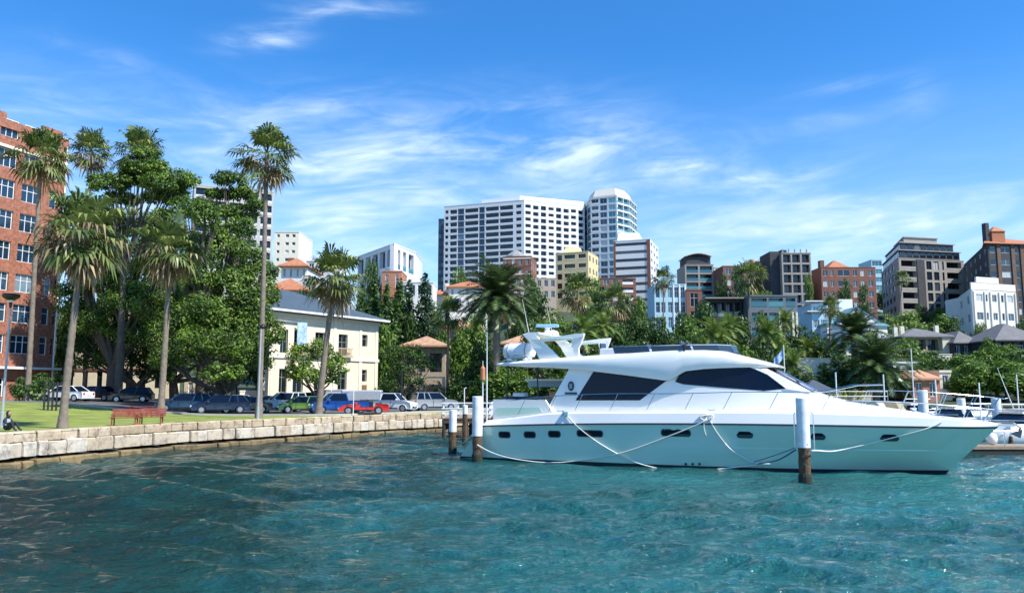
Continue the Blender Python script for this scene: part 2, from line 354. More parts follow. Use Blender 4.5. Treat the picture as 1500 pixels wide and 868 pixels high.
def carpark():
    v = []; f = []; ny = 14; P = smooth_line(CP)
    for x, y in P:
        for k in range(ny):
            Y = y + (106 - y) * k / (ny - 1); v.append((x, Y, ground(x, Y) + .03 - .0 * k))
    f = [(j * ny + i, (j + 1) * ny + i, (j + 1) * ny + i + 1, j * ny + i + 1) for j in range(len(P) - 1) for i in range(ny - 1)]
    me = bpy.data.meshes.new('road'); me.from_pydata(v, [], f); me.materials.append(asphalt); me.polygons.foreach_set('use_smooth', [True] * len(f)); struct(link('road', me))
    kb = MB(); ring = []
    for x, y in P:
        z = ground(x, y); ring.append([(x, y - .18, z - .1), (x, y - .18, z + .13), (x, y + .02, z + .13), (x, y + .02, z - .1)])
    kb.loft(ring); struct(kb.build('kerb', mat('concrete', (.42, .40, .36), .85, var=.15)))
carpark()
hx = np.concatenate([np.linspace(-420, -60, 14), np.linspace(-50, 180, 47), np.linspace(200, 700, 14)])
hy = np.concatenate([np.linspace(89, 180, 24), np.linspace(190, 520, 30), np.linspace(560, 1500, 8)])
def hz(x, y):
    g = ground(x, y); e = .25 * math.sin(x * .21 + y * .13) if y > 110 else 0
    return g - (.08 if (x < 0 and g < 3.2) else 0) + e - (1.2 if y < 90 and x > 0 else 0)
struct(grid(list(hx), list(hy), hz, 'hill', hillm))

# --- sea wall: three courses of sandstone blocks
def seawall():
    root = thing('seawall', 'curved sandstone block seawall with pale middle course around the park', 'sea wall', (-21, 45, 0))
    rng = random.Random(3)
    P = [Vector((x, y)) for x, y in smooth_line(WALL, 14)]
    cum = [0]
    for a, b in zip(P, P[1:]): cum.append(cum[-1] + (b - a).length)
    def at(s):
        s = min(max(s, 0), cum[-1] - .001); lo = 0; hi = len(cum) - 1
        while hi - lo > 1:
            m = (lo + hi) // 2
            if cum[m] <= s: lo = m
            else: hi = m
        t = (s - cum[lo]) / (cum[hi] - cum[lo]); p = P[lo].lerp(P[hi], t); d = (P[hi] - P[lo]).normalized(); return p, Vector((d.y, -d.x))
    def course(name, z0, z1, out, depth, lmin, lmax, m, jit):
        mb = MB(); s = 0
        while s < cum[-1] - .5:
            ln = rng.uniform(lmin, lmax); e = min(s + ln, cum[-1]); g = .012 + rng.random() * .02
            o = out + rng.uniform(-jit, jit); zt = z1 - rng.random() * jit * .6; zb = z0 + rng.random() * .01; rr = []
            for q in (s + g, s + g + .07, e - g - .07, e - g):
                p, nn = at(q); ins = .05 if q in (s + g, e - g) else 0; oo = o - ins
                A = p + nn * oo; B = p - nn * depth; z = rng.uniform(-1, 1) * jit * .25
                rr.append([(B.x + 21, B.y - 45, zb), (A.x + 21, A.y - 45, zb + ins * .6), (A.x + nn.x * .02 * rng.random() + 21, A.y - 45, (zb + zt) / 2), (A.x + 21, A.y - 45, zt - .06 + z - ins * .6), (A.x - nn.x * .07 + 21, A.y - nn.y * .07 - 45, zt + z), (B.x + 21, B.y - 45, zt + z)])
            mb.loft(rr); s = e
        mb.build(name, m, root)
    course('coping', 1.12, 1.60, .02, .75, .6, 1.5, stone_mat('sandstone_cap', (.56, .46, .33), (.38, .29, .18), (.18, .13, .09)), .05)
    course('wall', .42, 1.12, .14, .6, .5, 1.5, stone_mat('sandstone_pale', (.58, .53, .44), (.46, .37, .25), (.13, .10, .07)), .10)
    course('footing', -.6, .28, .38, .8, .6, 1.8, stone_mat('sandstone_wet', (.26, .19, .09), (.15, .11, .055), (.03, .032, .018)), .12)
seawall()

# ================================================================== FOLIAGE
def quads(name, C, A, B, m, parent):
    """diamond leaves: centres C, half long axis A, half short axis B (numpy n x 3)"""
    n = len(C); v = np.empty((n, 4, 3)); v[:, 0] = C - A; v[:, 1] = C + B - A * .15; v[:, 2] = C + A; v[:, 3] = C - B - A * .15
    me = bpy.data.meshes.new(name); me.vertices.add(n * 4); me.vertices.foreach_set('co', v.ravel()); me.loops.add(n * 4); me.loops.foreach_set('vertex_index', np.arange(n * 4))
    me.polygons.add(n); me.polygons.foreach_set('loop_start', np.arange(0, n * 4, 4)); me.update(calc_edges=True); me.materials.append(m)
    return link(name, me, parent)
def leafcloud(lobes, size, dens, seed, subf=.34, shell=.55, flat=.75, low=-.75):
    rng = np.random.default_rng(seed); Cs = []; Ns = []
    for (c, r) in lobes:
        c = np.array(c); r = np.array(r); area = 4 * PI * (np.mean(r) ** 2); sr = subf * np.min(r)
        ns = max(7, int(area / (sr * sr * 2.4)))
        d = rng.normal(size=(ns * 2, 3)); d /= np.linalg.norm(d, axis=1)[:, None]; d = d[d[:, 2] > low][:ns]
        rad = shell + (1 - shell) * rng.random(len(d)) ** .5; sc = c + d * rad[:, None] * r * .86
        for q, dd in zip(sc, d):
            s = sr * rng.uniform(.6, 1.35); n = int(dens * s * s / (size * size))
            e = rng.normal(size=(n, 3)); e /= np.linalg.norm(e, axis=1)[:, None]; rr = s * (rng.random(n) ** .38)
            Cs.append(q + e * rr[:, None] * np.array([1.15, 1.15, flat])); Ns.append(e * .7 + dd * .35 + np.array([0, 0, .45]) + rng.normal(size=(n, 3)) * .45)
    C = np.concatenate(Cs); Nn = np.concatenate(Ns); Nn /= np.linalg.norm(Nn, axis=1)[:, None]
    t = rng.normal(size=C.shape); A = np.cross(Nn, t); A /= np.linalg.norm(A, axis=1)[:, None]; B = np.cross(Nn, A)
    s = size * rng.uniform(.6, 1.25, len(C))[:, None]
    return C, A * s, B * s * .55
def broadleaf(name, label, cat, loc, lobes, leaf, size, dens, seed, trunk_r=.4, limb=True, bm=None, group=None, low=-.75, subf=.34, flat=.75):
    """lobes in local coordinates"""
    root = thing(name, label, cat, loc, 0, group); rng = random.Random(seed)
    quads('crown', *leafcloud(lobes, size, dens, seed, low=low, subf=subf, flat=flat, shell=.38), G[leaf], root)
    mb = MB(); zc = min(c[2] for c, r in lobes); fork = Vector((rng.uniform(-.3, .3), rng.uniform(-.3, .3), max(1.2, zc * (.5 if zc < 9 else .68))))
    mb.tube([(0, 0, -.4), (0, 0, .2), fork * .5, fork], [trunk_r * 1.7, trunk_r * 1.15, trunk_r, trunk_r * .85], 10)
    for c, r in lobes:
        c = Vector(c); mid = fork.lerp(c, .5) + Vector((rng.uniform(-.6, .6), rng.uniform(-.6, .6), -.5))
        mb.tube([fork * .97, mid, c, c + Vector((rng.uniform(-.5, .5), 0, r[2] * .6))], [trunk_r * .5, trunk_r * .3, trunk_r * .15, .03], 7)
        for k in range(3):
            e = c + Vector((rng.uniform(-1, 1) * r[0], rng.uniform(-1, 1) * r[1], rng.uniform(-.2, .7) * r[2])) * .75
            mb.tube([mid, mid.lerp(e, .55) + Vector((0, 0, -.2)), e], [trunk_r * .25, trunk_r * .15, .03], 5)
    mb.build('trunk', bm or figbark, root, 60); return root
def pixtree(name, label, base, Y, lobes, leaf, size=.3, dens=1.5, seed=1, tr=.45, group=None, **kw):
    """base px column; lobes as (px,py,rx,ry,depth shift)"""
    X = atY(base, 600, Y).x; gz = ground(X, Y); k = Y / F; out = []
    for (px, py, rx, ry, dy) in lobes:
        p = atY(px, py, Y + dy); out.append(((p.x - X, dy, p.z - gz), (rx * k, (rx + ry) * .5 * k, ry * k)))
    size *= .52; dens *= 1.45
    return broadleaf(name, label, 'tree', (X, Y, gz), out, leaf, size, dens, seed, tr, group=group, **kw)

# --- fan palms (tall, with a skirt of dead fronds)
def fan_fronds(n, elo, ehi, L0, L1, seed, droop=.5, seg=15, wid=.058, z0=0., pet=.5):
    rng = random.Random(seed); V = []; Fc = []
    for i in range(n):
        az = i * 2.39996 + rng.uniform(-.2, .2); e = R(rng.uniform(elo, ehi)); ln = rng.uniform(L0, L1)
        h = Vector((math.cos(az), math.sin(az), 0)); d = h * math.cos(e) + Vector((0, 0, math.sin(e))); side = Vector((-h.y, h.x, 0)); up = side.cross(d) * -1
        if up.z < 0: up = -up
        o = Vector((0, 0, z0 + rng.uniform(-.35, .2))); pt_ = pet * rng.uniform(.75, 1.3); p1 = o + d * ln * pt_ + Vector((0, 0, -.06 * ln)); w = .03
        b = len(V); V += [o - side * w, o + side * w, p1 + side * w, p1 - side * w]; Fc.append((b, b + 1, b + 2, b + 3))
        fold = rng.uniform(.15, .5)
        for k in range(seg):
            a = (k / (seg - 1) - .5) * R(215); rl = ln * (1 - pet) * 1.15 * (1 - .22 * abs(a) / R(107)) * rng.uniform(.85, 1.1)
            dv = (d * math.cos(a) + side * math.sin(a) + up * (fold * abs(math.sin(a)) - .05)).normalized(); sd2 = dv.cross(up).normalized()
            m1 = p1 + dv * rl * .55; dr = droop * rng.uniform(.6, 1.4); tip = p1 + dv * rl * (1 - dr * .25) + Vector((0, 0, -rl * dr * .55)); wv = wid * rl * 1.0
            b = len(V); V += [p1, m1 + sd2 * wv, tip, m1 - sd2 * wv]; Fc.append((b, b + 1, b + 2, b + 3))
    return V, Fc
def fan_palm(label, base, top, Y, rpx, seed, tr=.30, dead=26, live=34, yb=None, group=None, lean=0, skirt=1.0):
    """base (px) / top (px,py) of the crown centre"""
    B = atY(base, 600, Y); gz = ground(B.x, Y); T = atY(top[0], top[1], Y); H = T - Vector((B.x, Y, gz)); r = rpx * Y / F * 1.28; tr *= .68
    root = thing('fan_palm', label, 'palm tree', (B.x, Y, gz), 0, group); rng = random.Random(seed)
    tb = MB(); n = 60; pts = []; rr = []
    for i in range(n + 1):
        t = i / n; pts.append((H.x * (t ** 1.25 if lean == 0 else t), math.sin(t * 3 + seed) * .12, H.z * t - .15 * (i == 0)))
        rr.append(tr * (1.45 - .45 * min(1, t * 12)) * (1 - .38 * t) + (.022 * rng.uniform(.2, 1.4) if i % 2 else 0))
    tb.tube(pts, rr, 10).build('trunk', bark, root, 60)
    tip = link('crown', fr_mesh('crown', *fan_fronds(int(live * 1.15), -45, 84, r * .85, r * 1.12, seed, .55), G['palm']), root, (H.x, 0, H.z))
    if dead: link('dead_fronds', fr_mesh('dead_fronds', *fan_fronds(int(dead * 1.6), -82, 12 if dead > 30 else -8, r * .6, r * .98 * skirt, seed + 5, .9, seg=9, z0=-.1), G['dead']), root, (H.x, 0, H.z - .15))
    return root
def fr_mesh(name, V, Fc, m):
    me = bpy.data.meshes.new(name); me.from_pydata([tuple(v) for v in V], [], Fc); me.materials.append(m); return me
# --- date palms (arching feather fronds)
def feather_fronds(n, L, seed, elo=-35, ehi=80, leafl=.16, nl=34, sag=.9):
    rng = random.Random(seed); V = []; Fc = []
    for i in range(n):
        az = i * 2.39996; e = R(elo + (ehi - elo) * ((i + .5) / n) ** .85 + rng.uniform(-6, 6)); ln = L * rng.uniform(.86, 1.08)
        h = Vector((math.cos(az), math.sin(az), 0)); side = Vector((-h.y, h.x, 0)); p = Vector((0, 0, 0)); st = ln / nl; prev = None
        for k in range(nl + 1):
            t = k / nl; ee = e - sag * t ** 1.4 * (1.25 if e > 0 else .8); d = h * math.cos(ee) + Vector((0, 0, math.sin(ee))); up = side.cross(d); up = up if up.z > 0 else -up
            w = .045 * (1 - t) + .01
            cur = (p - side * w, p + side * w)
            if prev: b = len(V); V += [prev[0], prev[1], cur[1], cur[0]]; Fc.append((b, b + 1, b + 2, b + 3))
            prev = cur
            if k > 2:
                ll = L * leafl * 1.15 * math.sin(PI * min(1, .16 + t * .84)) ** .5 * 1.15 + .05
                for s in (-1, 1):
                    dv = (side * s * .8 + d * .62 + up * .28 + Vector((rng.uniform(-.1, .1), rng.uniform(-.1, .1), rng.uniform(-.3, .0)))).normalized(); q = p + dv * ll; wv = d * (.022 * L * .75)
                    b = len(V); V += [p - wv, p + wv, q + Vector((0, 0, -.12 * ll))]; Fc.append((b, b + 1, b + 2))
            p = p + d * st
    return V, Fc
def date_palm(label, base, top, Y, rpx, seed, tr=.42, leaf='phoenix', n=78, name='date_palm'):
    T = atY(top[0], top[1], Y); B = atY(base, 600, Y); gz = ground(B.x, Y); r = rpx * Y / F
    root = thing(name, label, 'palm tree', (B.x, Y, gz)); H = T - Vector((B.x, Y, gz)); n_ = 18
    pts = [(H.x * i / n_, 0, H.z * i / n_ - .2 * (i == 0)) for i in range(n_ + 1)]
    MB().tube(pts, [tr * (1.2 - .2 * min(1, i / 3)) * (1.12 if i % 2 else .95) * (1.25 if i >= n_ - 2 else 1) for i in range(n_ + 1)], 10).build('trunk', bark, root)
    link('crown', fr_mesh('crown', *feather_fronds(n, r * 1.42, seed), G[leaf]), root, (H.x, 0, H.z))
    return root

# ================================================================== BUILDINGS
def hipped(mb, P, z, h, over=.5, ridge=None):
    """hip roof over 4 corner points (Vector 2d) in order"""
    c = sum(P, Vector((0, 0))) / 4; Q = []
    for p in P: d = (p - c); Q.append(p + d.normalized() * over * 1.4)
    a = (Q[1] - Q[0]).length; b = (Q[2] - Q[1]).length; u = (Q[1] - Q[0]).normalized(); w = (Q[2] - Q[1]).normalized()
    m = (Q[0] + Q[2]) / 2
    if a >= b: e = u * (a - b) / 2
    else: e = w * (b - a) / 2
    r0, r1 = m - e, m + e
    v = [(q.x, q.y, z) for q in Q] + [(r0.x, r0.y, z + h), (r1.x, r1.y, z + h)] + [(q.x, q.y, z - .22) for q in Q]
    f = [(0, 1, 5, 4), (1, 2, 5), (2, 3, 4, 5), (3, 0, 4)] if a >= b else [(0, 1, 4), (1, 2, 5, 4), (2, 3, 5), (3, 0, 4, 5)]
    f += [(9, 8, 7, 6), (0, 6, 7, 1), (1, 7, 8, 2), (2, 8, 9, 3), (3, 9, 6, 0)]
    mb.add(v, f)
SPLIT = {'pilaster', 'cream_band', 'chimney', 'fin', 'column', 'brick_pier', 'gate_pier', 'roof_post', 'shopfront', 'string_course', 'side_tower', 'upper_storey', 'upper_window', 'canopy', 'gable_roof', 'roof_terrace_slab'}
WINC = {}
def winmesh(w, h, mull, trans, fmat, gmat, fw=.07):
    key = (round(w, 1), round(h, 1), mull, trans, fmat.name, gmat.name, fw)
    if key in WINC: return WINC[key]
    mb = MB(); mb.mi = 1; mb.box(0, w, .06, .09, 0, h); mb.mi = 0
    mb.box(0, w, 0, .058, 0, fw); mb.box(0, w, 0, .058, h - fw, h); mb.box(0, fw, 0, .055, fw + .001, h - fw - .001); mb.box(w - fw, w, 0, .055, fw + .001, h - fw - .001)
    for i in range(mull): x = w * (i + 1) / (mull + 1); mb.box(x - fw * .45, x + fw * .45, 0, .05, fw + .001, h - fw - .001)
    for i in range(trans): z = h * (1 - .36) if trans == 1 else h * (i + 1) / (trans + 1); mb.box(fw + .001, w - fw - .001, .004, .045, z - fw * .4, z + fw * .4)
    WINC[key] = mb.mesh('window', [fmat, gmat]); return WINC[key]
RAILC = {}
def railmesh(w, h, kind, m):
    key = (round(w, 1), h, kind, m.name)
    if key in RAILC: return RAILC[key]
    mb = MB()
    if kind == 'solid': mb.box(0, w, 0, .12, 0, h)
    elif kind == 'glass': mb.box(0, w, .02, .05, .08, h); mb.box(0, w, 0, .07, h, h + .06)
    else:
        mb.box(0, w, 0, .06, h - .06, h); mb.box(0, w, 0, .06, .06, .12); nb = max(3, int(w / .45))
        for i in range(nb + 1): x = (w - .04) * i / nb; mb.box(x, x + .04, .01, .05, .0, h - .061)
    RAILC[key] = mb.mesh('balustrade', m); return RAILC[key]
def uni(n, ratio=.6, kind='w', m0=.0, m1=.0, **kw):
    """n equal columns over the whole front"""
    out = []; w = (1 - m0 - m1) / n
    for i in range(n): out.append(dict(x0=m0 + w * (i + (1 - ratio) / 2), x1=m0 + w * (i + (1 + ratio) / 2), k=kind, **kw))
    return out
class Bld:
    def __init__(s, name, label, foot, z0, z1, wallm, cat='building', parapet=.5, capm=None, roofslab=True):
        s.P = [Vector((p[0], p[1])) for p in foot]; s.z0, s.z1 = z0, z1; s.H = z1 - z0; s.wm = wallm; o = s.P[0]; s.o = Vector((o.x, o.y))
        s.root = thing(name, label, cat, (o.x, o.y, z0)); s.P = [p - s.o for p in s.P]; s.mb = MB(); s.rb = MB(); s.done = set(); s.nw = 0; s.cap = capm or wallm; s.par = parapet; s.slab = roofslab; s.over = []
    def loc(s, i):
        a, b = s.P[i], s.P[(i + 1) % len(s.P)]; d = b - a; return a, d.normalized(), d.length, math.atan2(d.y, d.x)
    def front(s, i, rows, cols, t=.3, zb=0, zt=None, sill=.28, head=.88, inset=.12, fm=None, gm=None, rail=None, railm=None, mull=1, trans=0, wallm=None, skip=None, slab=0., railh=1.0, ext=0.):
        """front between corners i and i+1 (outside is to the right of the walking direction)"""
        s.done.add(i); a, u, Wd, ang = s.loc(i); zt = s.H if zt is None else zt; fh = (zt - zb) / rows; e = .003
        fm = fm or white; gm = gm or glassD
        def bx(x0, x1, y0, y1, z0, z1): s.mb.box(x0, x1, y0, y1, z0, z1, ang, (a.x, a.y))
        xs = e
        for c in cols:
            x0, x1 = c['x0'] * Wd, c['x1'] * Wd
            if x0 - xs > .01: bx(xs, x0, 0, t, 0, s.H)
            si, hd = c.get('sill', sill), c.get('head', head); zc = 0
            for r in range(rows):
                if c['k'] == 'x' or (skip and skip(cols.index(c), r)): continue
                w0 = zb + fh * (r + si); w1 = zb + fh * (r + hd)
                if w0 - zc > .01: bx(x0, x1, .004, t, zc, w0)
                zc = w1; ins = c.get('inset', inset); gmm = c.get('gm', gm); fmm = c.get('fm', fm)
                p = a + u * x0 + Vector((-u.y, u.x)) * ins
                if s.nw < 100: link('window', winmesh(x1 - x0, w1 - w0, c.get('mull', mull), c.get('trans', trans), fmm, gmm, c.get('fw', .07)), s.root, (p.x, p.y, w0), ang); s.nw += 1
                else: s.over.append((x1 - x0, w1 - w0, c.get('mull', mull), fmm, gmm, p, w0, ang))
                rl = c.get('rail', rail)
                if rl and ins > .5:
                    q = a + u * (x0 + .003) + Vector((-u.y, u.x)) * (-.03 - ext); bw = x1 - x0 - .006
                    if s.nw < 100: link('balustrade', railmesh(bw, railh, rl, railm or white), s.root, (q.x, q.y, w0 + .0), ang)
                    else: s.over.append((bw, railh, rl, None, railm or white, q, w0, ang))
                if slab: bx(x0 + .01, x1 - .01, -slab, .0, w0 - .2, w0 - .003)
            if s.H - zc > .01: bx(x0, x1, .004, t, zc, s.H)
            xs = x1
        if Wd - e - xs > .01: bx(xs, Wd - e, 0, t, 0, s.H)
        return s
    def finish(s, z=None, roofm=None):
        for i in range(len(s.P)):
            if i not in s.done: a, u, Wd, ang = s.loc(i); s.mb.box(.003, Wd - .003, 0, .3, 0, s.H, ang, (a.x, a.y))
        s.mb.build('wall', s.wm, s.root)
        if s.slab:
            rf = MB(); c = sum(s.P, Vector((0, 0))) / len(s.P); Q = [p + (p - c).normalized() * .12 for p in s.P]
            rf.prism([(q.x, q.y) for q in Q], s.H, s.H + .25, 'z')
            rf.build('roof', roofm or s.cap, s.root)
        if getattr(s, 'over', None):
            mb = MB(); mats = []
            def mi(m):
                if m not in mats: mats.append(m)
                return mats.index(m)
            for (w, h, mu, fm, gm, p, z0, ang) in s.over:
                if fm is None: mb.mi = mi(gm); mb.box(0, w, 0, .1, z0, z0 + h, ang, (p.x, p.y))
                else:
                    mb.mi = mi(gm); mb.box(0, w, .05, .1, z0, z0 + h, ang, (p.x, p.y)); mb.mi = mi(fm)
                    for k in range(mu): x = w * (k + 1) / (mu + 1); mb.box(x - .05, x + .05, 0, .04, z0 + .01, z0 + h - .01, ang, (p.x, p.y))
            o = mb.build('window_rows', mats, s.root); o['kind'] = 'stuff'
        return s.root
    def hip(s, m, h, over=.6, z=None, P=None, zoff=0.004):
        r = MB(); hipped(r, P or s.P, s.H + .22 + zoff if z is None else z, h, over); return r.build('roof', m, s.root)
    def part(s, name, m, f):
        mb = MB(); f(mb)
        if name not in SPLIT: return mb.build(name, m, s.root)
        for (b0, f0, nv, nf) in mb.g:
            q = MB(); q.v = mb.v[b0:b0 + nv]; q.f = [tuple(i - b0 for i in f) for f in mb.f[f0:f0 + nf]]; q.m = [0] * nf; q.build(name, m, s.root)
glassD = glassmat('glass_dark', (.012, .02, .035), (.05, .075, .10), (.45, .46, .44))
glassB = glassmat('glass_blue', (.012, .035, .07), (.03, .07, .12), (.16, .22, .27), .6, .88)
glassT = glassmat('glass_teal', (.03, .13, .17), (.06, .22, .26), (.22, .40, .42), .45, .8)
glassN = glassmat('glass_night', (.006, .010, .018), (.012, .02, .035), (.10, .11, .12), .7, .92)
redbrick = mat('red_brick', (.31, .125, .08), .92, var=.55, scale=3.2, bump=.3, bscale=6)
redbrick2 = mat('dull_red_brick', (.21, .09, .062), .85, var=.3, scale=1.0)
brownbrick = mat('brown_brick', (.14, .085, .06), .85, var=.25, scale=.8)
charbrick = mat('charcoal_wall', (.05, .05, .055), .85, var=.25, scale=.6)
greyconc = mat('grey_concrete', (.30, .28, .25), .85, var=.15, scale=.5)
paleconc = mat('pale_concrete', (.62, .62, .60), .8, var=.08, scale=.3)
hotelw = mat('hotel_white', (.68, .69, .70), .7, var=.05, scale=.1)
cream = mat('cream_render', (.72, .63, .46), .85, var=.12, scale=.8)
creamtrim = mat('pale_cream_trim', (.72, .66, .52), .8, var=.08)
yellow = mat('yellow_stone', (.68, .55, .30), .85, var=.1, scale=.3)
tan = mat('tan_render', (.40, .32, .22), .9, var=.2)
stucco = mat('white_stucco', (.72, .70, .64), .85, var=.1, scale=.4)
terracotta = mat('terracotta_tiles', (.40, .16, .08), .85, var=.3, scale=2)
oldtile = mat('weathered_tiles', (.42, .25, .15), .85, var=.45, scale=1.6)
slate = mat('blue_slate', (.055, .085, .115), .75, var=.2, scale=1.5)
greyslate = mat('grey_slate', (.14, .14, .145), .8, var=.25, scale=1)
tealroof = mat('teal_metal_roof', (.10, .24, .28), .5, var=.15)
bluewall = mat('pale_blue_wall', (.40, .58, .66), .8, var=.08)
charframe = mat('charcoal_frame', (.04, .045, .05), .6)

def Pt(px, Y, py=560): p = atY(px, py, Y); return (p.x, Y)
def Zt(px, py, Y): return atY(px, py, Y).z

# ---- red brick flats at the left
def red_flats():
    # the front runs away from the camera
    C = atY(79.5, 531, 88.5); Q = atY(0, 165, 80.6); zt_ = atY(97, 217, 88.5).z
    d = (Vector((C.x, C.y)) - Vector((Q.x, Q.y))).normalized(); f0 = Vector((C.x, C.y)) - d * 24; e0 = Vector((C.x, C.y))
    P = [f0, e0, e0 + Vector((-16, 6)), f0 + Vector((-18, 5))]
    b = Bld('brick_flats', 'tall red brick flats with white framed windows at the left edge', P, 2.0, zt_, redbrick)
    def fr_(px, py):
        best = 0
        for k in range(1001):
            p = f0.lerp(e0, k / 1000); dd = ray(px, py); X = dd.x / dd.y * p.y
            if p.x <= X: best = k / 1000
            else: break
        return best
    def cc(a_, b_, **kw): return dict(x0=fr_(a_, 375), x1=fr_(b_, 375), k='w', **kw)
    w1 = fr_(22, 375) - fr_(-8, 375)
    cols = [dict(x0=.03, x1=.03 + w1, k='w'), dict(x0=.19, x1=.19 + w1, k='w'), cc(-13, 15), cc(25, 53), cc(67, 77.5, mull=0, trans=1), cc(83, 90, mull=0, trans=1)]
    b.front(0, 8, cols, zb=Zt(70, 522, 86) - 2.0 - .55, zt=Zt(62, 190, 85) - 2.0 + .6, sill=.24, head=.84, mull=2, trans=1, gm=glassB, t=.35, inset=.16)
    def awn(mb):
        a, u, Wd, ang = b.loc(0); mb.box(0, Wd + .1, -1.1, -.01, 3.75, 4.0, ang, (a.x, a.y))
    b.part('awning', white, awn)
    def shop(mb):
        a, u, Wd, ang = b.loc(0)
        for x0, x1 in ((.4, .53), (.58, .75), (.82, .95)): mb.box(Wd * x0, Wd * x1, -.04, -.004, 1.0, 2.7, ang, (a.x, a.y))
    b.part('shopfront', navyglass, shop)
    def fr(mb):
        a, u, Wd, ang = b.loc(0)
        for x0, x1 in ((.4, .53), (.58, .75), (.82, .95)):
            for k in range(4): x = Wd * (x0 + (x1 - x0) * k / 3); mb.box(x - .05, x + .05, -.09, -.045, .9, 2.8, ang, (a.x, a.y))
            mb.box(Wd * x0, Wd * x1, -.095, -.05, 2.1, 2.18, ang, (a.x, a.y))
    b.part('shopfront_frame', white, fr)
    def cor(mb):
        a, u, Wd, ang = b.loc(0); mb.box(0, Wd, -.14, -.004, b.H - 2.1, b.H - 1.8, ang, (a.x, a.y))
    b.part('cornice', creamtrim, cor)
    def par(mb):
        a, u, Wd, ang = b.loc(0); mb.box(0, Wd, .0, .3, b.H + .254, b.H + .9, ang, (a.x, a.y))
        for k in (.30, .58, .86): mb.box(Wd * k, Wd * (k + .10), -.06, .36, b.H + .254, b.H + 1.6, ang, (a.x, a.y))
    b.part('parapet', redbrick, par)
    def pipe(mb):
        a, u, Wd, ang = b.loc(0); p = a + u * Wd * .99 + Vector((u.y, -u.x)) * .12; mb.tube([(p.x, p.y, .1), (p.x, p.y, b.H)], .09, 6)
    b.part('downpipe', white, pipe); b.finish()
red_flats()

# ---- cream building seen through the park trees
def park_side():
    Y = 103
    b = Bld('cream_terrace', 'low cream rendered terrace half hidden behind the park trees', [Pt(92, Y), Pt(262, Y), Pt(262, Y + 12), Pt(92, Y + 12)], ground(-45, Y), Zt(170, 455, Y), cream)
    b.front(0, 3, uni(8, .4), zb=.3, mull=0, trans=1, gm=glassN, fm=charframe)
    b.part('string_course', redbrick2, lambda mb: mb.box(0, b.loc(0)[2], -.12, -.004, 3.6, 3.9)); b.finish()
    b = Bld('ochre_wall_house', 'ochre rendered garden pavilion behind the parked blue cars', [Pt(270, 96), Pt(345, 96), Pt(345, 101), Pt(270, 101)], ground(-35, 96), Zt(300, 556, 96), cream)
    b.front(0, 1, uni(4, .35), zb=.2, mull=1, gm=glassN); b.finish()
park_side()

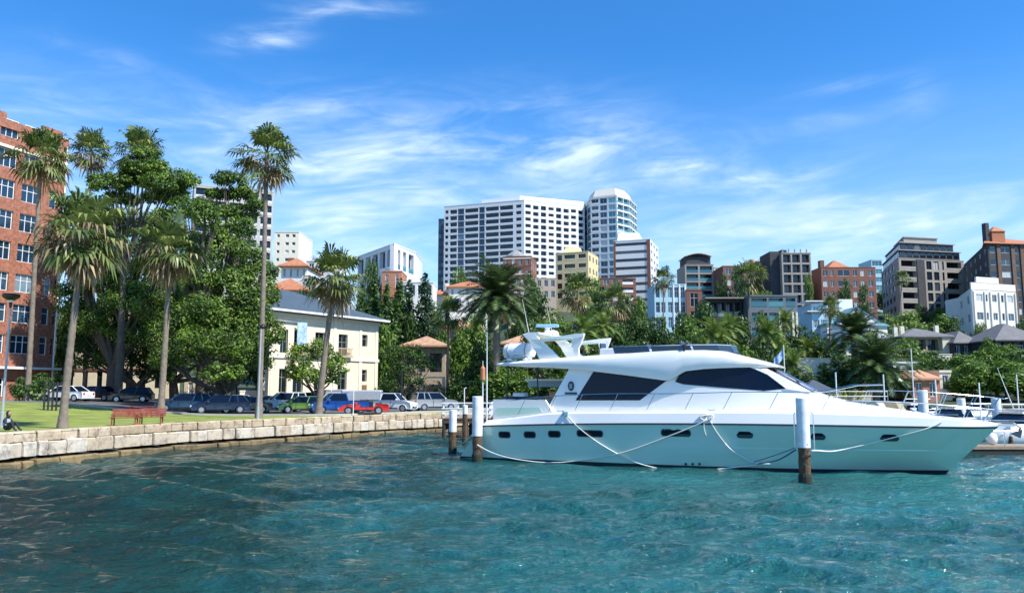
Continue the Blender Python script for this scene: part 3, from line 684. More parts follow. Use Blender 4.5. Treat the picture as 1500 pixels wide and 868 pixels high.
# ---- the mansion with the slate roof
def mansion():
    A, B = Pt(392, 84.5), Pt(553, 99); d = (Vector(B) - Vector(A)).normalized(); n = Vector((-d.y, d.x)); dep = 15
    z0 = ground(-25, 90) ; z1 = 3.5 + 100 * 99 / F
    b = Bld('slate_roofed_mansion', 'two-storey cream mansion with dark slate hip roof behind the car park', [A, B, Vector(B) + n * dep, Vector(A) * 1.17], z0, z1, cream, roofslab=False)
    Wd = (Vector(B) - Vector(A)).length
    def cx(px):
        # fraction along the front for a picture column
        best = 0
        for k in range(401):
            p = Vector(A).lerp(Vector(B), k / 400)
            if CX + F * p.x / (p.y * CT) * 1.0 <= px: best = k / 400
        return best
    H = b.H; cols = []
    spec = [(414, 1.1, 'u'), (436, 1.5, 'u'), (467, 1.5, 'u'), (501, 1.5, 'u'), (531, 1.4, 's')]
    for px, w, k in spec:
        c = cx(px); cols.append(dict(x0=c - w / 2 / Wd, x1=c + w / 2 / Wd, k='w', sill=.12 if k == 'u' else .42, head=.72 if k == 'u' else .76, mull=1, trans=1))
    b.front(0, 2, cols, zb=1.2, zt=H - .7, gm=glassN, fm=mat('olive_frame', (.22, .24, .18), .6), t=.4, inset=.22, wallm=cream)
    a, u, Wd, ang = b.loc(0)
    b.part('string_course', creamtrim, lambda mb: (mb.box(-.05, Wd + .05, -.16, -.004, H * .52, H * .52 + .35, ang, (a.x, a.y)), mb.box(-.05, Wd + .05, -.22, -.006, H - .45, H - .1, ang, (a.x, a.y))))
    def pil(mb):
        for c in (.0, .55, .80, .965): mb.box(Wd * c, Wd * c + .5, -.1, -.005, 0, H * .52 - .002, ang, (a.x, a.y)); mb.box(Wd * c, Wd * c + .42, -.08, -.005, H * .52 + .352, H - .452, ang, (a.x, a.y))
    b.part('pilaster', creamtrim, pil)
    b.part('door', mat('brown_door', (.20, .11, .06), .6), lambda mb: mb.box(Wd * cx(525), Wd * cx(537), -.05, -.006, .9, 2.6, ang, (a.x, a.y)))
    for px in (440, 467, 501):
        w = Wd * cx(px)
        o = b.part('juliet_balcony', mat('tan_balcony', (.42, .32, .2), .8), lambda mb: (mb.box(w - 1.2, w + 1.2, -.5, -.165, H * .555, H * .575, ang, (a.x, a.y)), [mb.box(w - 1.2 + k * .2, w - 1.15 + k * .2, -.48, -.44, H * .576, H * .65, ang, (a.x, a.y)) for k in range(12)], mb.box(w - 1.2, w + 1.2, -.5, -.43, H * .651, H * .662, ang, (a.x, a.y))))
    r = MB(); hipped(r, b.P, H + .22, 3.4, 1.0); r.build('roof', slate, b.root)
    rg = MB(); c = (b.P[0] + b.P[2]) / 2
    b.part('gutter', white, lambda mb: mb.box(-.9, Wd + .9, -1.12, -.98, H - .02, H + .20, ang, (a.x, a.y)))
    b.finish()
    # garden wall in front
    w = MB(); q0 = Vector(Pt(352, 86)); q1 = Vector(Pt(560, 96)); an = math.atan2((q1 - q0).y, (q1 - q0).x); w.box(0, (q1 - q0).length, 0, .3, 0, 1.7, an, (0, 0)); w.box(-.05, (q1 - q0).length + .05, -.05, .35, 1.7, 1.82, an, (0, 0))
    o = w.build('garden_wall', creamtrim); o.location = (q0.x, q0.y, ground(q0.x, q0.y) - .1); tag(o, 'low cream garden wall in front of the slate-roofed mansion', 'wall')
    # banner
    P = atY(443, 472, 87.5); m = MB(); m.box(-.55, .55, -.03, .03, -2.5, 0); o = m.build('banner', mat('blue_white_cloth', (.35, .50, .68), .8, var=.7, scale=2.2)); o.location = P; o.rotation_euler = (0, 0, R(35)); tag(o, 'blue and white banner hanging on the mansion front', 'banner')
mansion()

# ---- generic hill building: rectangle seen from the front, optional side
def hill_block(name, label, px0, px1, pyt, Y, dep, wm, rows, cols, pyb=None, skew=0, side=None, roofm=None, cat='building', fin=True, parapet=True, **kw):
    """front from px0 to px1 at depth Y (right end at Y+skew)"""
    A = Vector(Pt(px0, Y, pyt + 35)); B = Vector(Pt(px1, Y + skew, pyt + 35)); d = (B - A).normalized(); n = Vector((-d.y, d.x))
    z1 = Zt((px0 + px1) / 2, pyt, Y + skew / 2); z0 = min(ground(A.x, Y), ground(B.x, Y)) - 1 if pyb is None else Zt(px0, pyb, Y)
    z0 = min(z0, z1 - 3, ground(A.x, Y) - 1, ground(B.x, Y) - 1)
    b = Bld(name, label, [A, B, B + n * dep, A + n * dep], z0, z1, wm, cat, capm=roofm)
    if pyb is not None and 'zb' not in kw: kw['zb'] = max(0, Zt(px0, pyb, Y) - z0)
    b.front(0, rows, cols, **kw)
    if side:
        for i, rr, cc in side: b.front(i, rr, cc, **kw)
    if fin: b.finish(roofm=roofm)
    return b

# tall hotel, left wing, right wing and glass tower
def hotel():
    A, B, C = Vector(Pt(650, 388, 380)), Vector(Pt(768, 374, 380)), Vector(Pt(857, 388, 380)); z0 = 42; zt = Zt(768, 293, 374)
    b = Bld('white_hotel_block', 'big white high-rise with recessed balconies, the widest tower on the skyline', [A, B, C, Vector((C.x, 425)), Vector((A.x, 430))], z0, zt, hotelw, parapet=0)
    c1 = [dict(x0=.012, x1=.055, k='w', sill=.2), dict(x0=.075, x1=.165, k='b'), dict(x0=.175, x1=.255, k='g', gm=glassB, sill=.06, head=.97, inset=.2), dict(x0=.265, x1=.435, k='b', mull=3), dict(x0=.445, x1=.515, k='g', gm=glassB, sill=.06, head=.97, inset=.2), dict(x0=.525, x1=.69, k='b', mull=3), dict(x0=.70, x1=.865, k='b', mull=3), dict(x0=.90, x1=.965, k='w', inset=1.2, sill=.2)]
    b.front(0, 16, c1, sill=.06, head=.90, inset=1.3, t=1.5, rail='solid', gm=glassN, fm=charframe, railh=.55, zt=zt - z0 - 1.6)
    c2 = []
    for i in range(8):
        w = 1 / 8; c2.append(dict(x0=w * i + .018, x1=w * i + .108, k='b', sill=.08 if i % 3 else .22, head=.84 if i % 2 else .90))
    b.front(1, 16, c2, sill=.12, head=.84, inset=1.1, t=1.3, rail='solid', gm=glassN, fm=charframe, railh=.45, zt=zt - z0 - 1.6)
    b.finish()
    o = MB(); c = (A + B + C) / 3
    P = [b.P[0].lerp(b.P[1], .42) + Vector((2, 6)), b.P[1] + Vector((-2, 6)), b.P[2] + Vector((0, 4)), b.P[2] + Vector((0, 22)), b.P[0].lerp(b.P[1], .42) + Vector((4, 24))]
    o.prism([(p.x, p.y) for p in P], zt - z0 + .254, zt - z0 + 3.6, 'z'); o.build('penthouse', hotelw, b.root)
    v = MB()
    for px in (690, 698, 808, 822, 833, 839):
        pass
    P0 = [atY(px, 290, 376).x - A.x for px in (689, 700, 812, 826, 840)]
    b.part('rooftop_tank', paleconc, lambda mb: mb.lathe([(5, zt - z0 + 3.6), (5, zt - z0 + 4.6), (1, zt - z0 + 5.6)], 20, (38, 2, 0)))
    # dark glazed slab at its left flank
    hill_block('dark_glass_slab', 'narrow dark glass slab at the left flank of the white high-rise', 642, 651, 321, 412, 18, mat('slab_dark', (.03, .05, .07), .4), 13, uni(2, .86), gm=glassB, fm=charframe)
    # glass tower
    pts = [(856, 396), (866, 383), (905, 377), (924, 384), (934, 398)]
    P = [Vector(Pt(*q, 380)) for q in pts]; P += [Vector((P[-1].x - 2, 425)), Vector((P[0].x, 425))]; z0 = 42; zt = Zt(890, 289, 380)
    b = Bld('glass_tower', 'rounded teal glass and white tower at the right of the hotel', P, z0, zt, hotelw)
    b.front(0, 16, uni(2, .9), sill=.05, head=.93, gm=glassT, fm=white, t=.4, inset=.15, mull=1)
    b.front(1, 16, [dict(x0=.03, x1=.30, k='b', inset=1.0), dict(x0=.36, x1=.62, k='w', gm=glassD, inset=.2), dict(x0=.68, x1=.97, k='w', gm=glassT, inset=.3)], sill=.12, head=.88, gm=glassN, fm=white, t=1.2, rail='solid', railh=.7)
    for i, m in ((2, 2), (3, 3)): b.front(i, 16, uni(m, .94), sill=.10, head=.88, inset=1.2, gm=glassT, fm=charframe, t=1.4, rail='glass', railm=glassT, railh=.9)
    b.finish()
    cr = MB(); c = sum(b.P[:5], Vector((0, 0))) / 5 + Vector((0, 8)); H = b.H
    ring = lambda k, z: [(c.x + (p.x - c.x) * k, c.y + (p.y - c.y) * k, z) for p in b.P]
    cr.loft([ring(.86, H + .254), ring(.86, H + 1.5), ring(.74, H + 5.0)]); cr.build('crown_plant_room', mat('beige_cladding', (.55, .52, .46), .7), b.root)
hotel()

b = hill_block('banded_office', 'white office block with dark ribbon windows right of the glass tower', 899, 953, 352, 330, 22, hotelw, 9, uni(1, .90, mull=7), skew=-5, t=.3, sill=.34, head=.72, inset=.12, gm=glassN, fm=charframe, fin=False)
b.front(1, 9, uni(3, .6), sill=.34, head=.75, gm=glassB, fm=white)
a_, u_, W_, g_ = b.loc(0)
b.part('brick_pier', redbrick2, lambda mb: (mb.box(W_ - 1.4, W_ - .01, -.25, -.004, 0, b.H, g_, (a_.x, a_.y)), mb.box(.01, .9, -.25, -.004, 0, b.H, g_, (a_.x, a_.y))))
b.part('plant_room', hotelw, lambda mb: mb.loft([[(2, 3, b.H + .25), (W_ - 2, 3, b.H + .25), (W_ - 2, 15, b.H + .25), (2, 15, b.H + .25)], [(2.6, 4, b.H + 4.5), (W_ - 4, 4, b.H + 4.5), (W_ - 4, 14, b.H + 4.5), (2.6, 14, b.H + 4.5)]])); b.finish()
b = hill_block('yellow_flats', 'sandy yellow apartment block in front of the hotel towers', 814, 862, 370, 318, 15, yellow, 5, [dict(x0=.05, x1=.20, k='w'), dict(x0=.27, x1=.60, k='b', inset=1.1), dict(x0=.70, x1=.93, k='b', inset=1.1)], skew=-5, t=1.2, sill=.2, head=.8, gm=glassN, fm=charframe, rail='solid', railm=yellow, railh=.7, pyb=440, fin=False)
b.front(1, 5, uni(3, .45), sill=.3, head=.75, gm=glassD, fm=white)
b.part('attic', yellow, lambda mb: mb.loft([[(3, 3, b.H + .25), (11.5, 3, b.H + .25), (11.5, 12, b.H + .25), (3, 12, b.H + .25)], [(4.2, 4, b.H + 3.2), (10.5, 4, b.H + 3.2), (10.5, 11, b.H + 3.2), (4.2, 11, b.H + 3.2)]])); b.finish()
b = hill_block('turret_brick_flats', 'red brick flats with cream bands and a low turret roof, just above the date palm', 737, 778, 376, 300, 14, redbrick2, 4, uni(4, .42), skew=-2, gm=glassD, sill=.25, head=.8, pyb=440, fin=False)
b.front(1, 4, uni(3, .4), gm=glassD, sill=.25, head=.8)
b.part('turret_roof', mat('turret_grey', (.25, .26, .25), .7), lambda mb: mb.lathe([(4.6, b.H + .25), (4.4, b.H + 1.2), (1.6, b.H + 3.2), (.2, b.H + 3.8)], 10, (5, 6, 0)))
b.part('cream_band', creamtrim, lambda mb: [mb.box(0, b.loc(0)[2], -.1, -.005, b.H * k, b.H * k + .4, b.loc(0)[3], (0, 0)) for k in (.24, .49, .74, .97)]); b.finish()
b = hill_block('long_brick_flats', 'low red brick block with pale balconies under the white office block', 880, 932, 408, 250, 12, redbrick2, 4, [dict(x0=.08, x1=.25, k='w'), dict(x0=.33, x1=.5, k='w'), dict(x0=.62, x1=.92, k='b', inset=1.0)], t=1.1, rail='solid', railh=.8, gm=glassD, pyb=455)
b = hill_block('cream_lowrise', 'long low cream and brown building beneath the hotel', 745, 815, 408, 280, 10, mat('brown_cream', (.45, .36, .28), .85), 2, uni(7, .55), gm=glassN, pyb=440)

b = hill_block('bay_window_flats', 'white and pale blue flats with big square bay windows above the trees', 959, 1006, 417, 225, 12, bluewall, 4, [dict(x0=.04, x1=.17, k='w', mull=0), dict(x0=.21, x1=.34, k='w', mull=0), dict(x0=.42, x1=.56, k='w', gm=glassT), dict(x0=.62, x1=.77, k='w'), dict(x0=.82, x1=.96, k='w')], sill=.15, head=.85, gm=glassB, t=.5, inset=.3, trans=1, fin=False)
b.part('fin', white, lambda mb: [mb.box(W, W + .35, -.2, -.004, 0, b.H - .02) for W in (5.3, 7.0, 8.6)])
b.finish()
b = hill_block('brick_wing', 'small red brick wing joined to the right of the bay-window flats', 1006, 1029, 425, 224, 10, redbrick2, 3, uni(1, .5), sill=.1, head=.85, gm=glassD, mull=1, trans=1)
b = hill_block('terraced_balcony_flats', 'flats with stacked green glass balconies and a curved pale roof', 1004, 1046, 388, 285, 14, greyconc, 6, [dict(x0=.05, x1=.46, k='b'), dict(x0=.52, x1=.95, k='b')], t=1.6, inset=1.4, sill=.06, head=.86, gm=glassN, rail='glass', railm=glassT, fm=charframe, pyb=460, fin=False)
b.part('penthouse', charbrick, lambda mb: mb.box(.8, 9.6, 1, 12, b.H + .25, b.H + 3.2))
b.part('penthouse_roof', paleconc, lambda mb: mb.loft([[(.3 + 9.7 * k / 8, y, b.H + 3.2 + 1.1 * math.sin(PI * k / 8) + dz) for y, dz in ((0, 0), (12.5, 0), (12.5, .3), (0, .3))] for k in range(9)])); b.finish()
b = hill_block('grey_slim_flats', 'slim grey flats squeezed between two taller apartment buildings', 1047, 1060, 392, 300, 10, paleconc, 5, uni(2, .4), gm=glassD, pyb=450)
b = hill_block('orange_roof_flats', 'brick apartment block with an orange hip roof behind a dark tree', 1060, 1130, 390, 272, 14, redbrick2, 5, [dict(x0=.05, x1=.17, k='w'), dict(x0=.24, x1=.36, k='w'), dict(x0=.42, x1=.5, k='w'), dict(x0=.6, x1=.72, k='w'), dict(x0=.82, x1=.94, k='w')], gm=glassD, sill=.25, head=.8, t=.3, mull=1, pyb=470, fin=False)
b.hip(terracotta, 2.8, .7, P=[b.P[0] + Vector((7, 0)), b.P[1], b.P[2], b.P[3] + Vector((7, 0))]); b.finish()
b = hill_block('concrete_grid_flats', 'grey concrete apartment block with a grid of open balconies', 1146, 1189, 371, 262, 14, greyconc, 7, [dict(x0=.05, x1=.31, k='b'), dict(x0=.36, x1=.63, k='b'), dict(x0=.69, x1=.95, k='b')], t=1.7, inset=1.5, sill=.1, head=.9, gm=glassN, rail='bars', railm=charframe, fm=charframe, pyb=475, fin=False)
b.part('side_tower', charbrick, lambda mb: (mb.box(-3.2, -.005, 2, 13, 0, b.H + 1.0), mb.box(1.2, 3.2, 4, 8, b.H + .25, b.H + 1.9)))
b.part('roof_post', greyconc, lambda mb: [mb.box(x, x + .35, .2, .6, b.H + .25, b.H + 1.5) for x in (0.4, 2.4, 4.4, 6.4, 8.4)]); b.finish()
b = hill_block('old_brick_flats', 'weathered brick flats with small orange roof and chimney', 1204, 1284, 392, 262, 12, redbrick2, 5, [dict(x0=.03, x1=.12, k='w'), dict(x0=.17, x1=.23, k='w'), dict(x0=.30, x1=.52, k='b', fm=white, gm=glassD), dict(x0=.58, x1=.66, k='w'), dict(x0=.72, x1=.8, k='w'), dict(x0=.86, x1=.95, k='w')], gm=glassD, t=.8, sill=.22, head=.78, pyb=470, fin=False)
b.hip(terracotta, 3.0, .2, P=[b.P[0] + Vector((3, 1)), b.P[0] + Vector((10, 1)), b.P[3] + Vector((10, -1)), b.P[3] + Vector((3, -1))])
b.part('chimney', brownbrick, lambda mb: mb.box(1.0, 2.4, 3, 5, b.H + .25, b.H + 3)); b.finish()
b = hill_block('teal_glass_block', 'slim pale teal glass block beside the dark apartment building', 1278, 1294, 381, 320, 12, bluewall, 5, uni(1, .9, mull=2), gm=glassT, pyb=440)

def big_dark():
    A, B = Vector(Pt(1318, 262, 420)), Vector(Pt(1414, 268, 420)); d = (B - A).normalized(); n = Vector((-d.y, d.x)); L0 = Vector(Pt(1292, 296, 420)); z0 = min(Zt(1350, 480, 262), ground(30, 262)) - 2; z1 = Zt(1360, 380, 264)
    b = Bld('stepped_dark_flats', 'wide dark grey apartment block with stepped top floors, largest on the right', [L0, A, B, B + n * 26], z0, z1, greyconc, capm=greyconc)
    b.front(0, 7, uni(5, .55), gm=glassN, fm=charframe, sill=.3, head=.8)
    b.front(1, 7, [dict(x0=.04, x1=.26, k='b'), dict(x0=.28, x1=.37, k='w', gm=glassN, inset=.9), dict(x0=.42, x1=.50, k='w', inset=.2, gm=glassD), dict(x0=.53, x1=.61, k='w', inset=.2, gm=glassD), dict(x0=.66, x1=.69, k='w', inset=.2, mull=0), dict(x0=.73, x1=.96, k='b')], t=1.8, inset=1.6, sill=.1, head=.88, gm=glassN, rail='solid', railm=greyconc, railh=.75, fm=charframe)
    a, u, Wd, ang = b.loc(1)
    b.part('dark_pier', charbrick, lambda mb: mb.box(Wd * .27, Wd * .385, -.3, -.005, 0, b.H - .1, ang, (a.x, a.y)))
    H = b.H
    cc_ = sum(b.P, Vector((0, 0))) / len(b.P)
    sc_ = lambda k: [(cc_.x + (p.x - cc_.x) * k, cc_.y + (p.y - cc_.y) * k) for p in b.P]
    b.part('upper_storey', charbrick, lambda mb: (mb.prism(sc_(.93), H + .25, H + 3.0, 'z'), mb.prism(sc_(.82), H + 3.302, H + 5.9, 'z')))
    def band(k, z0, z1):
        Q = [Vector(q) for q in sc_(k)]; o = []
        for i in (0, 1):
            d = (Q[i + 1] - Q[i]); n_ = int(d.length / 2.6); u2 = d.normalized(); an = math.atan2(u2.y, u2.x)
            for j in range(n_): m = MB(); m.box(d.length * (j + .12) / n_, d.length * (j + .88) / n_, -.06, -.004, z0, z1, an, (Q[i].x, Q[i].y)); m.build('upper_window', glassN, b.root)
    band(.93, H + .9, H + 2.5); band(.82, H + 3.8, H + 5.4)
    b.part('roof_terrace_slab', greyconc, lambda mb: (mb.prism(sc_(.97), H + 3.003, H + 3.3, 'z'), mb.prism(sc_(.86), H + 5.903, H + 6.2, 'z'), mb.prism(sc_(.52), H + 6.203, H + 8.8, 'z'), mb.prism(sc_(.55), H + 8.803, H + 9.1, 'z')))
    b.finish()
big_dark()
def red_top():
    A, B = Vector(Pt(1448, 240, 390)), Vector(Pt(1560, 244, 390)); d = (B - A).normalized(); n = Vector((-d.y, d.x)); L0 = Vector(Pt(1412, 282, 390)); z0 = min(Zt(1450, 480, 240), ground(30, 240)) - 2; z1 = Zt(1470, 357, 240)
    b = Bld('orange_roof_tower_flats', 'dark brown apartment tower with orange tiled roof at the right edge', [L0, A, B, B + n * 26], z0, z1, charbrick)
    b.front(0, 8, uni(5, .35), gm=glassN, sill=.3, head=.75)
    b.front(1, 8, [dict(x0=.03, x1=.10, k='w', mull=0), dict(x0=.17, x1=.29, k='w'), dict(x0=.34, x1=.40, k='w', mull=0), dict(x0=.47, x1=.58, k='w'), dict(x0=.68, x1=.8, k='w')], gm=glassD, sill=.28, head=.78, fm=white, t=.4)
    a, u, Wd, ang = b.loc(1)
    b.part('brick_pier', brownbrick, lambda mb: [mb.box(Wd * x, Wd * (x + .045), -.3, -.005, 0, b.H, ang, (a.x, a.y)) for x in (.115, .30, .42, .62)])
    b.hip(terracotta, 3.6, .8, P=[b.P[1] + Vector((-1, -.5)), b.P[2], b.P[3] + Vector((0, -6)), b.P[0] + Vector((7, 4))])
    b.part('chimney', charbrick, lambda mb: mb.box(1.6, 2.8, 2, 3.6, b.H + .25, b.H + 7.0, ang, (a.x, a.y)))
    b.part('roof_lantern', terracotta, lambda mb: mb.loft([[(a.x + x, a.y + y, z) for x, y in ((3 - k, 2 - k), (7 + k, 2 - k), (7 + k, 6 + k), (3 - k, 6 + k))] for k, z in ((0, b.H + 1), (0, b.H + 4.2), (.3, b.H + 4.3), (-1.9, b.H + 6.2))]))
    b.finish()
red_top()
def deco():
    A, B = Vector(Pt(1424, 185, 450)), Vector(Pt(1489, 190, 450)); L0 = Vector(Pt(1404, 205, 450)); n = Vector((0, 1)); z0 = min(Zt(1450, 505, 185), ground(30, 185)) - 2; z1 = Zt(1450, 424, 186)
    b = Bld('art_deco_flats', 'white three-storey art deco flats with vertical fins and stepped parapet', [L0, A, B, B + n * 16, L0 + n * 6], z0, z1, stucco)
    b.front(0, 4, uni(2, .35), gm=glassN, fm=white, sill=.3, head=.72, zb=0)
    b.front(1, 4, [dict(x0=.10, x1=.24, k='w'), dict(x0=.30, x1=.36, k='w', mull=0), dict(x0=.46, x1=.56, k='w'), dict(x0=.66, x1=.72, k='w', mull=0), dict(x0=.80, x1=.93, k='w')], gm=glassD, fm=white, sill=.35, head=.76, t=.3)
    a, u, Wd, ang = b.loc(1)
    b.part('fin', stucco, lambda mb: [mb.box(Wd * x, Wd * x + .22, -.35, -.005, 1, b.H - .4, ang, (a.x, a.y)) for x in (.03, .27, .40, .60, .75, .965)])
    b.part('parapet', stucco, lambda mb: (mb.box(0, Wd, -.1, .25, b.H + .254, b.H + 1.6, ang, (a.x, a.y)), mb.box(Wd * .12, Wd * .62, -.16, .3, b.H + 1.6, b.H + 3.0, ang, (a.x, a.y))))
    b.finish(); 
deco()
def blue_house():
    A, B = Vector(Pt(1212, 168, 485)), Vector(Pt(1300, 172, 485)); z0 = min(Zt(1250, 505, 168), ground(30, 168)) - 2; z1 = Zt(1250, 476, 168); n = Vector((0, 14))
    b = Bld('teal_roofed_house', 'white weatherboard house with teal gabled roof behind a white-trunked palm', [A, B, B + n, A + n], z0, z1, white, roofslab=False)
    b.front(0, 1, uni(6, .4), gm=glassB, zb=.3, sill=.3, head=.8, mull=1); H = b.H; Wd = b.loc(0)[2]
    b.hip(tealroof, 4.0, .4, z=H + .22)
    b.part('gable', white, lambda mb: mb.prism([(2.3, H + .1), (10.3, H + .1), (10.3, H + 1.0), (6.3, H + 3.7), (2.3, H + 1.0)], -1.2, 5))
    b.part('gable_roof', tealroof, lambda mb: (mb.add([(1.9, -1.5, H + .8), (6.3, -1.5, H + 3.95), (6.3, 7, H + 3.95), (1.9, 7, H + .8)], [(0, 1, 2, 3)]), mb.add([(10.7, -1.5, H + .8), (6.3, -1.5, H + 3.95), (6.3, 7, H + 3.95), (10.7, 7, H + .8)], [(0, 1, 2, 3)])))
    b.part('chimney', white, lambda mb: mb.box(5.2, 8.2, 6, 8, H + 3, H + 6.2)); b.finish()
    b = hill_block('glass_fronted_flats', 'pale blue and glass fronted modern house with flat white canopies', 1190, 1214, 446, 172, 12, bluewall, 3, uni(2, .8, mull=3), gm=glassT, pyb=505, fin=False)
    b.part('canopy', white, lambda mb: (mb.box(-1.5, 3.5, -1, 4, b.H + .6, b.H + .8), mb.box(-1.2, 2.5, -.8, 3, b.H - 1.6, b.H - 1.4))); b.finish()
blue_house()
b = hill_block('dark_glass_house', 'long dark modern apartments of glass terraces behind the yacht windscreen', 1040, 1098, 440, 150, 12, charbrick, 3, uni(5, .8), t=1.2, inset=1.0, gm=glassB, rail='glass', railm=glassB, sill=.08, head=.88, fm=charframe, pyb=520, fin=False)
b.part('canopy', greyconc, lambda mb: mb.box(-1, b.loc(0)[2] - 1, -1.2, 3, b.H + .26, b.H + .5)); b.finish()
b = hill_block('terrace_glass_flats', 'dark flats with a planted roof terrace right of the long glass apartments', 1099, 1169, 434, 146, 12, mat('blue_grey_wall', (.12, .15, .18), .7), 4, [dict(x0=.03, x1=.36, k='b', gm=glassB), dict(x0=.40, x1=.70, k='b', gm=glassT), dict(x0=.76, x1=.96, k='b')], t=1.2, inset=1.0, gm=glassN, rail='glass', railm=glassT, fm=white, pyb=520, fin=False)
b.part('column', creamtrim, lambda mb: [mb.box(x, x + .35, -.45, -.1, 0, b.H * .8) for x in (5.2, 7.6, 8.3)])
b.part('planter', G['mid'], lambda mb: [mb.box(.5 + i * .3, .9 + i * .3, 0, .5, b.H + .26, b.H + .8 + .3 * math.sin(i * 2.3)) for i in range(12)]); b.finish()
def slates():
    b = hill_block('slate_villa', 'two-storey sandstone villa with grey slate hip roof and dark verandas', 1325, 1398, 494, 150, 11, tan, 2, [dict(x0=.22, x1=.45, k='b', gm=glassB), dict(x0=.48, x1=.70, k='b', gm=glassB), dict(x0=.80, x1=.90, k='w', gm=glassN, inset=.2)], t=1.4, inset=1.2, sill=.08, head=.86, fm=charframe, rail='bars', railm=charframe, pyb=536, fin=False)
    b.slab = False; b.hip(greyslate, 1.9, .7, z=b.H + .2)
    b.part('chimney', creamtrim, lambda mb: (mb.box(-.2, .5, 3, 3.8, b.H, b.H + 2.2), mb.box(1.1, 1.8, 3, 3.8, b.H, b.H + 2.4), mb.box(8.3, 9, 4, 4.8, b.H, b.H + 2.6)))
    b.part('bay', cream, lambda mb: mb.box(7.1, 8.9, -.5, -.005, 0, b.H)); b.finish()
    b = hill_block('slate_cottage', 'small dark cottage with pointed grey slate roof and white porch', 1399, 1434, 503, 148, 8, charbrick, 1, uni(3, .6), gm=glassN, fm=white, pyb=527, mull=2, fin=False)
    b.slab = False; b.hip(greyslate, 2.3, .6, z=b.H + .2)
    b.part('porch', white, lambda mb: (mb.box(.8, 3.2, -1.2, -1.1, .9, 1.0), [mb.box(x, x + .1, -1.2, -1.1, 0, 1.6) for x in (.8, 1.4, 2, 2.6, 3.1)], mb.box(.6, 3.4, -1.3, 0, 1.6, 1.7))); b.finish()
    b = hill_block('gabled_dark_house', 'dark house with slate gables and pale balcony rail, right edge', 1462, 1530, 499, 140, 10, charbrick, 2, uni(5, .6), gm=glassB, fm=white, pyb=540, t=1.1, inset=.9, rail='bars', railm=white, fin=False)
    b.slab = False; b.hip(greyslate, 3.2, .7, z=b.H + .2); b.finish()
    b = hill_block('stone_outbuilding', 'small sandstone outbuilding on the terrace above the yacht windscreen', 1163, 1192, 512, 112, 5, creamtrim, 1, uni(3, .4), gm=glassN, pyb=540)
    b = hill_block('orange_boathouse', 'small orange brick boathouse near the shore behind the bow', 1338, 1378, 556, 92, 6, mat('orange_brick', (.38, .17, .10), .85, var=.25), 1, uni(2, .5), gm=glassD, pyb=590, fin=False)
    b.slab = False; b.hip(mat('sun_bleached_tile', (.48, .25, .15), .85), 1.0, .3, z=b.H + .2); b.finish()
    b = hill_block('cream_hut', 'little cream hut with flat roof above the orange boathouse', 1310, 1352, 532, 104, 5, stucco, 1, uni(3, .4), gm=glassN, pyb=560)
    b = hill_block('blue_shed', 'tiny pale blue and cream shed beside the orange boathouse', 1378, 1395, 545, 94, 4, creamtrim, 1, uni(1, .5), gm=glassT, pyb=580)
slates()
# left: towers and houses behind the park
b = hill_block('slab_tower', 'tall grey apartment tower with long balconies rising behind the fig tree', 283, 400, 277, 225, 16, mat('tower_concrete', (.42, .41, .39), .8), 14, [dict(x0=.02, x1=.20, k='b'), dict(x0=.22, x1=.40, k='b'), dict(x0=.44, x1=.61, k='b'), dict(x0=.63, x1=.80, k='b'), dict(x0=.84, x1=.98, k='b')], t=1.4, inset=1.2, sill=.06, head=.86, gm=glassN, rail='solid', railm=paleconc, railh=.8, fm=charframe, skew=9)
b = hill_block('cream_flats', 'plain cream apartment block right of the grey tower', 401, 437, 340, 205, 14, mat('pale_cream_wall', (.74, .68, .54), .85), 6, [dict(x0=.1, x1=.22, k='w', mull=0), dict(x0=.45, x1=.6, k='w', mull=0), dict(x0=.72, x1=.86, k='w', mull=0)], gm=glassD, sill=.35, head=.75, pyb=410)
b = hill_block('small_orange_roof_house', 'white house with orange tiled roof behind the mansion', 411, 449, 391, 140, 10, stucco, 2, uni(4, .35), gm=glassD, pyb=430, fin=False)
b.slab = False; b.hip(terracotta, 1.7, .7, z=b.H + .2); b.part('chimney', redbrick2, lambda mb: mb.box(.5, 1.4, 2, 3, b.H, b.H + 2)); b.finish()
b = hill_block('orange_roof_annex', 'wide low house with orange tiles directly above the slate roof', 385, 446, 426, 122, 8, stucco, 1, uni(3, .35), gm=glassD, pyb=450, fin=False)
b.slab = False; b.hip(terracotta, 2.2, .5, z=b.H + .2); b.finish()
b = hill_block('flat_roof_house', 'low pale house with a flat dark roof beside the orange-roofed house', 448, 492, 383, 160, 10, paleconc, 2, uni(3, .5), gm=glassN, pyb=425)
def white_apts():
    A, B = Vector(Pt(524, 196, 385)), Vector(Pt(577, 178, 385)); C = Vector(Pt(609, 190, 385)); z0 = ground(-25, 178) - 1; z1 = Zt(570, 362, 182)
    b = Bld('white_terraced_flats', 'bright white stepped apartment block above the cypress trees', [A, B, C, C + Vector((0, 14)), A + Vector((4, 14))], z0, z1, hotelw)
    b.front(0, 4, uni(5, .72), t=1.0, inset=.8, gm=glassD, rail='solid', fm=white, railh=.6)
    b.front(1, 4, [dict(x0=.08, x1=.28, k='w'), dict(x0=.4, x1=.55, k='b'), dict(x0=.66, x1=.9, k='b')], t=1.0, inset=.8, gm=glassB, rail='glass', railm=glassT)
    b.part('penthouse', hotelw, lambda mb: mb.box(5, 12, 1, 10, b.H + .25, b.H + 2.4)); b.finish()
    hill_block('brick_terrace_base', 'small orange brick block beneath the white stepped flats', 559, 588, 398, 165, 8, mat('orange_brick', (.5, .2, .1), .85), 1, uni(2, .3), gm=glassD, pyb=430)
    hill_block('white_flat_roof_house', 'low white house with flat roof and shaded windows near the cypresses', 585, 634, 414, 160, 8, stucco, 1, uni(4, .7), gm=glassN, pyb=440)
white_apts()
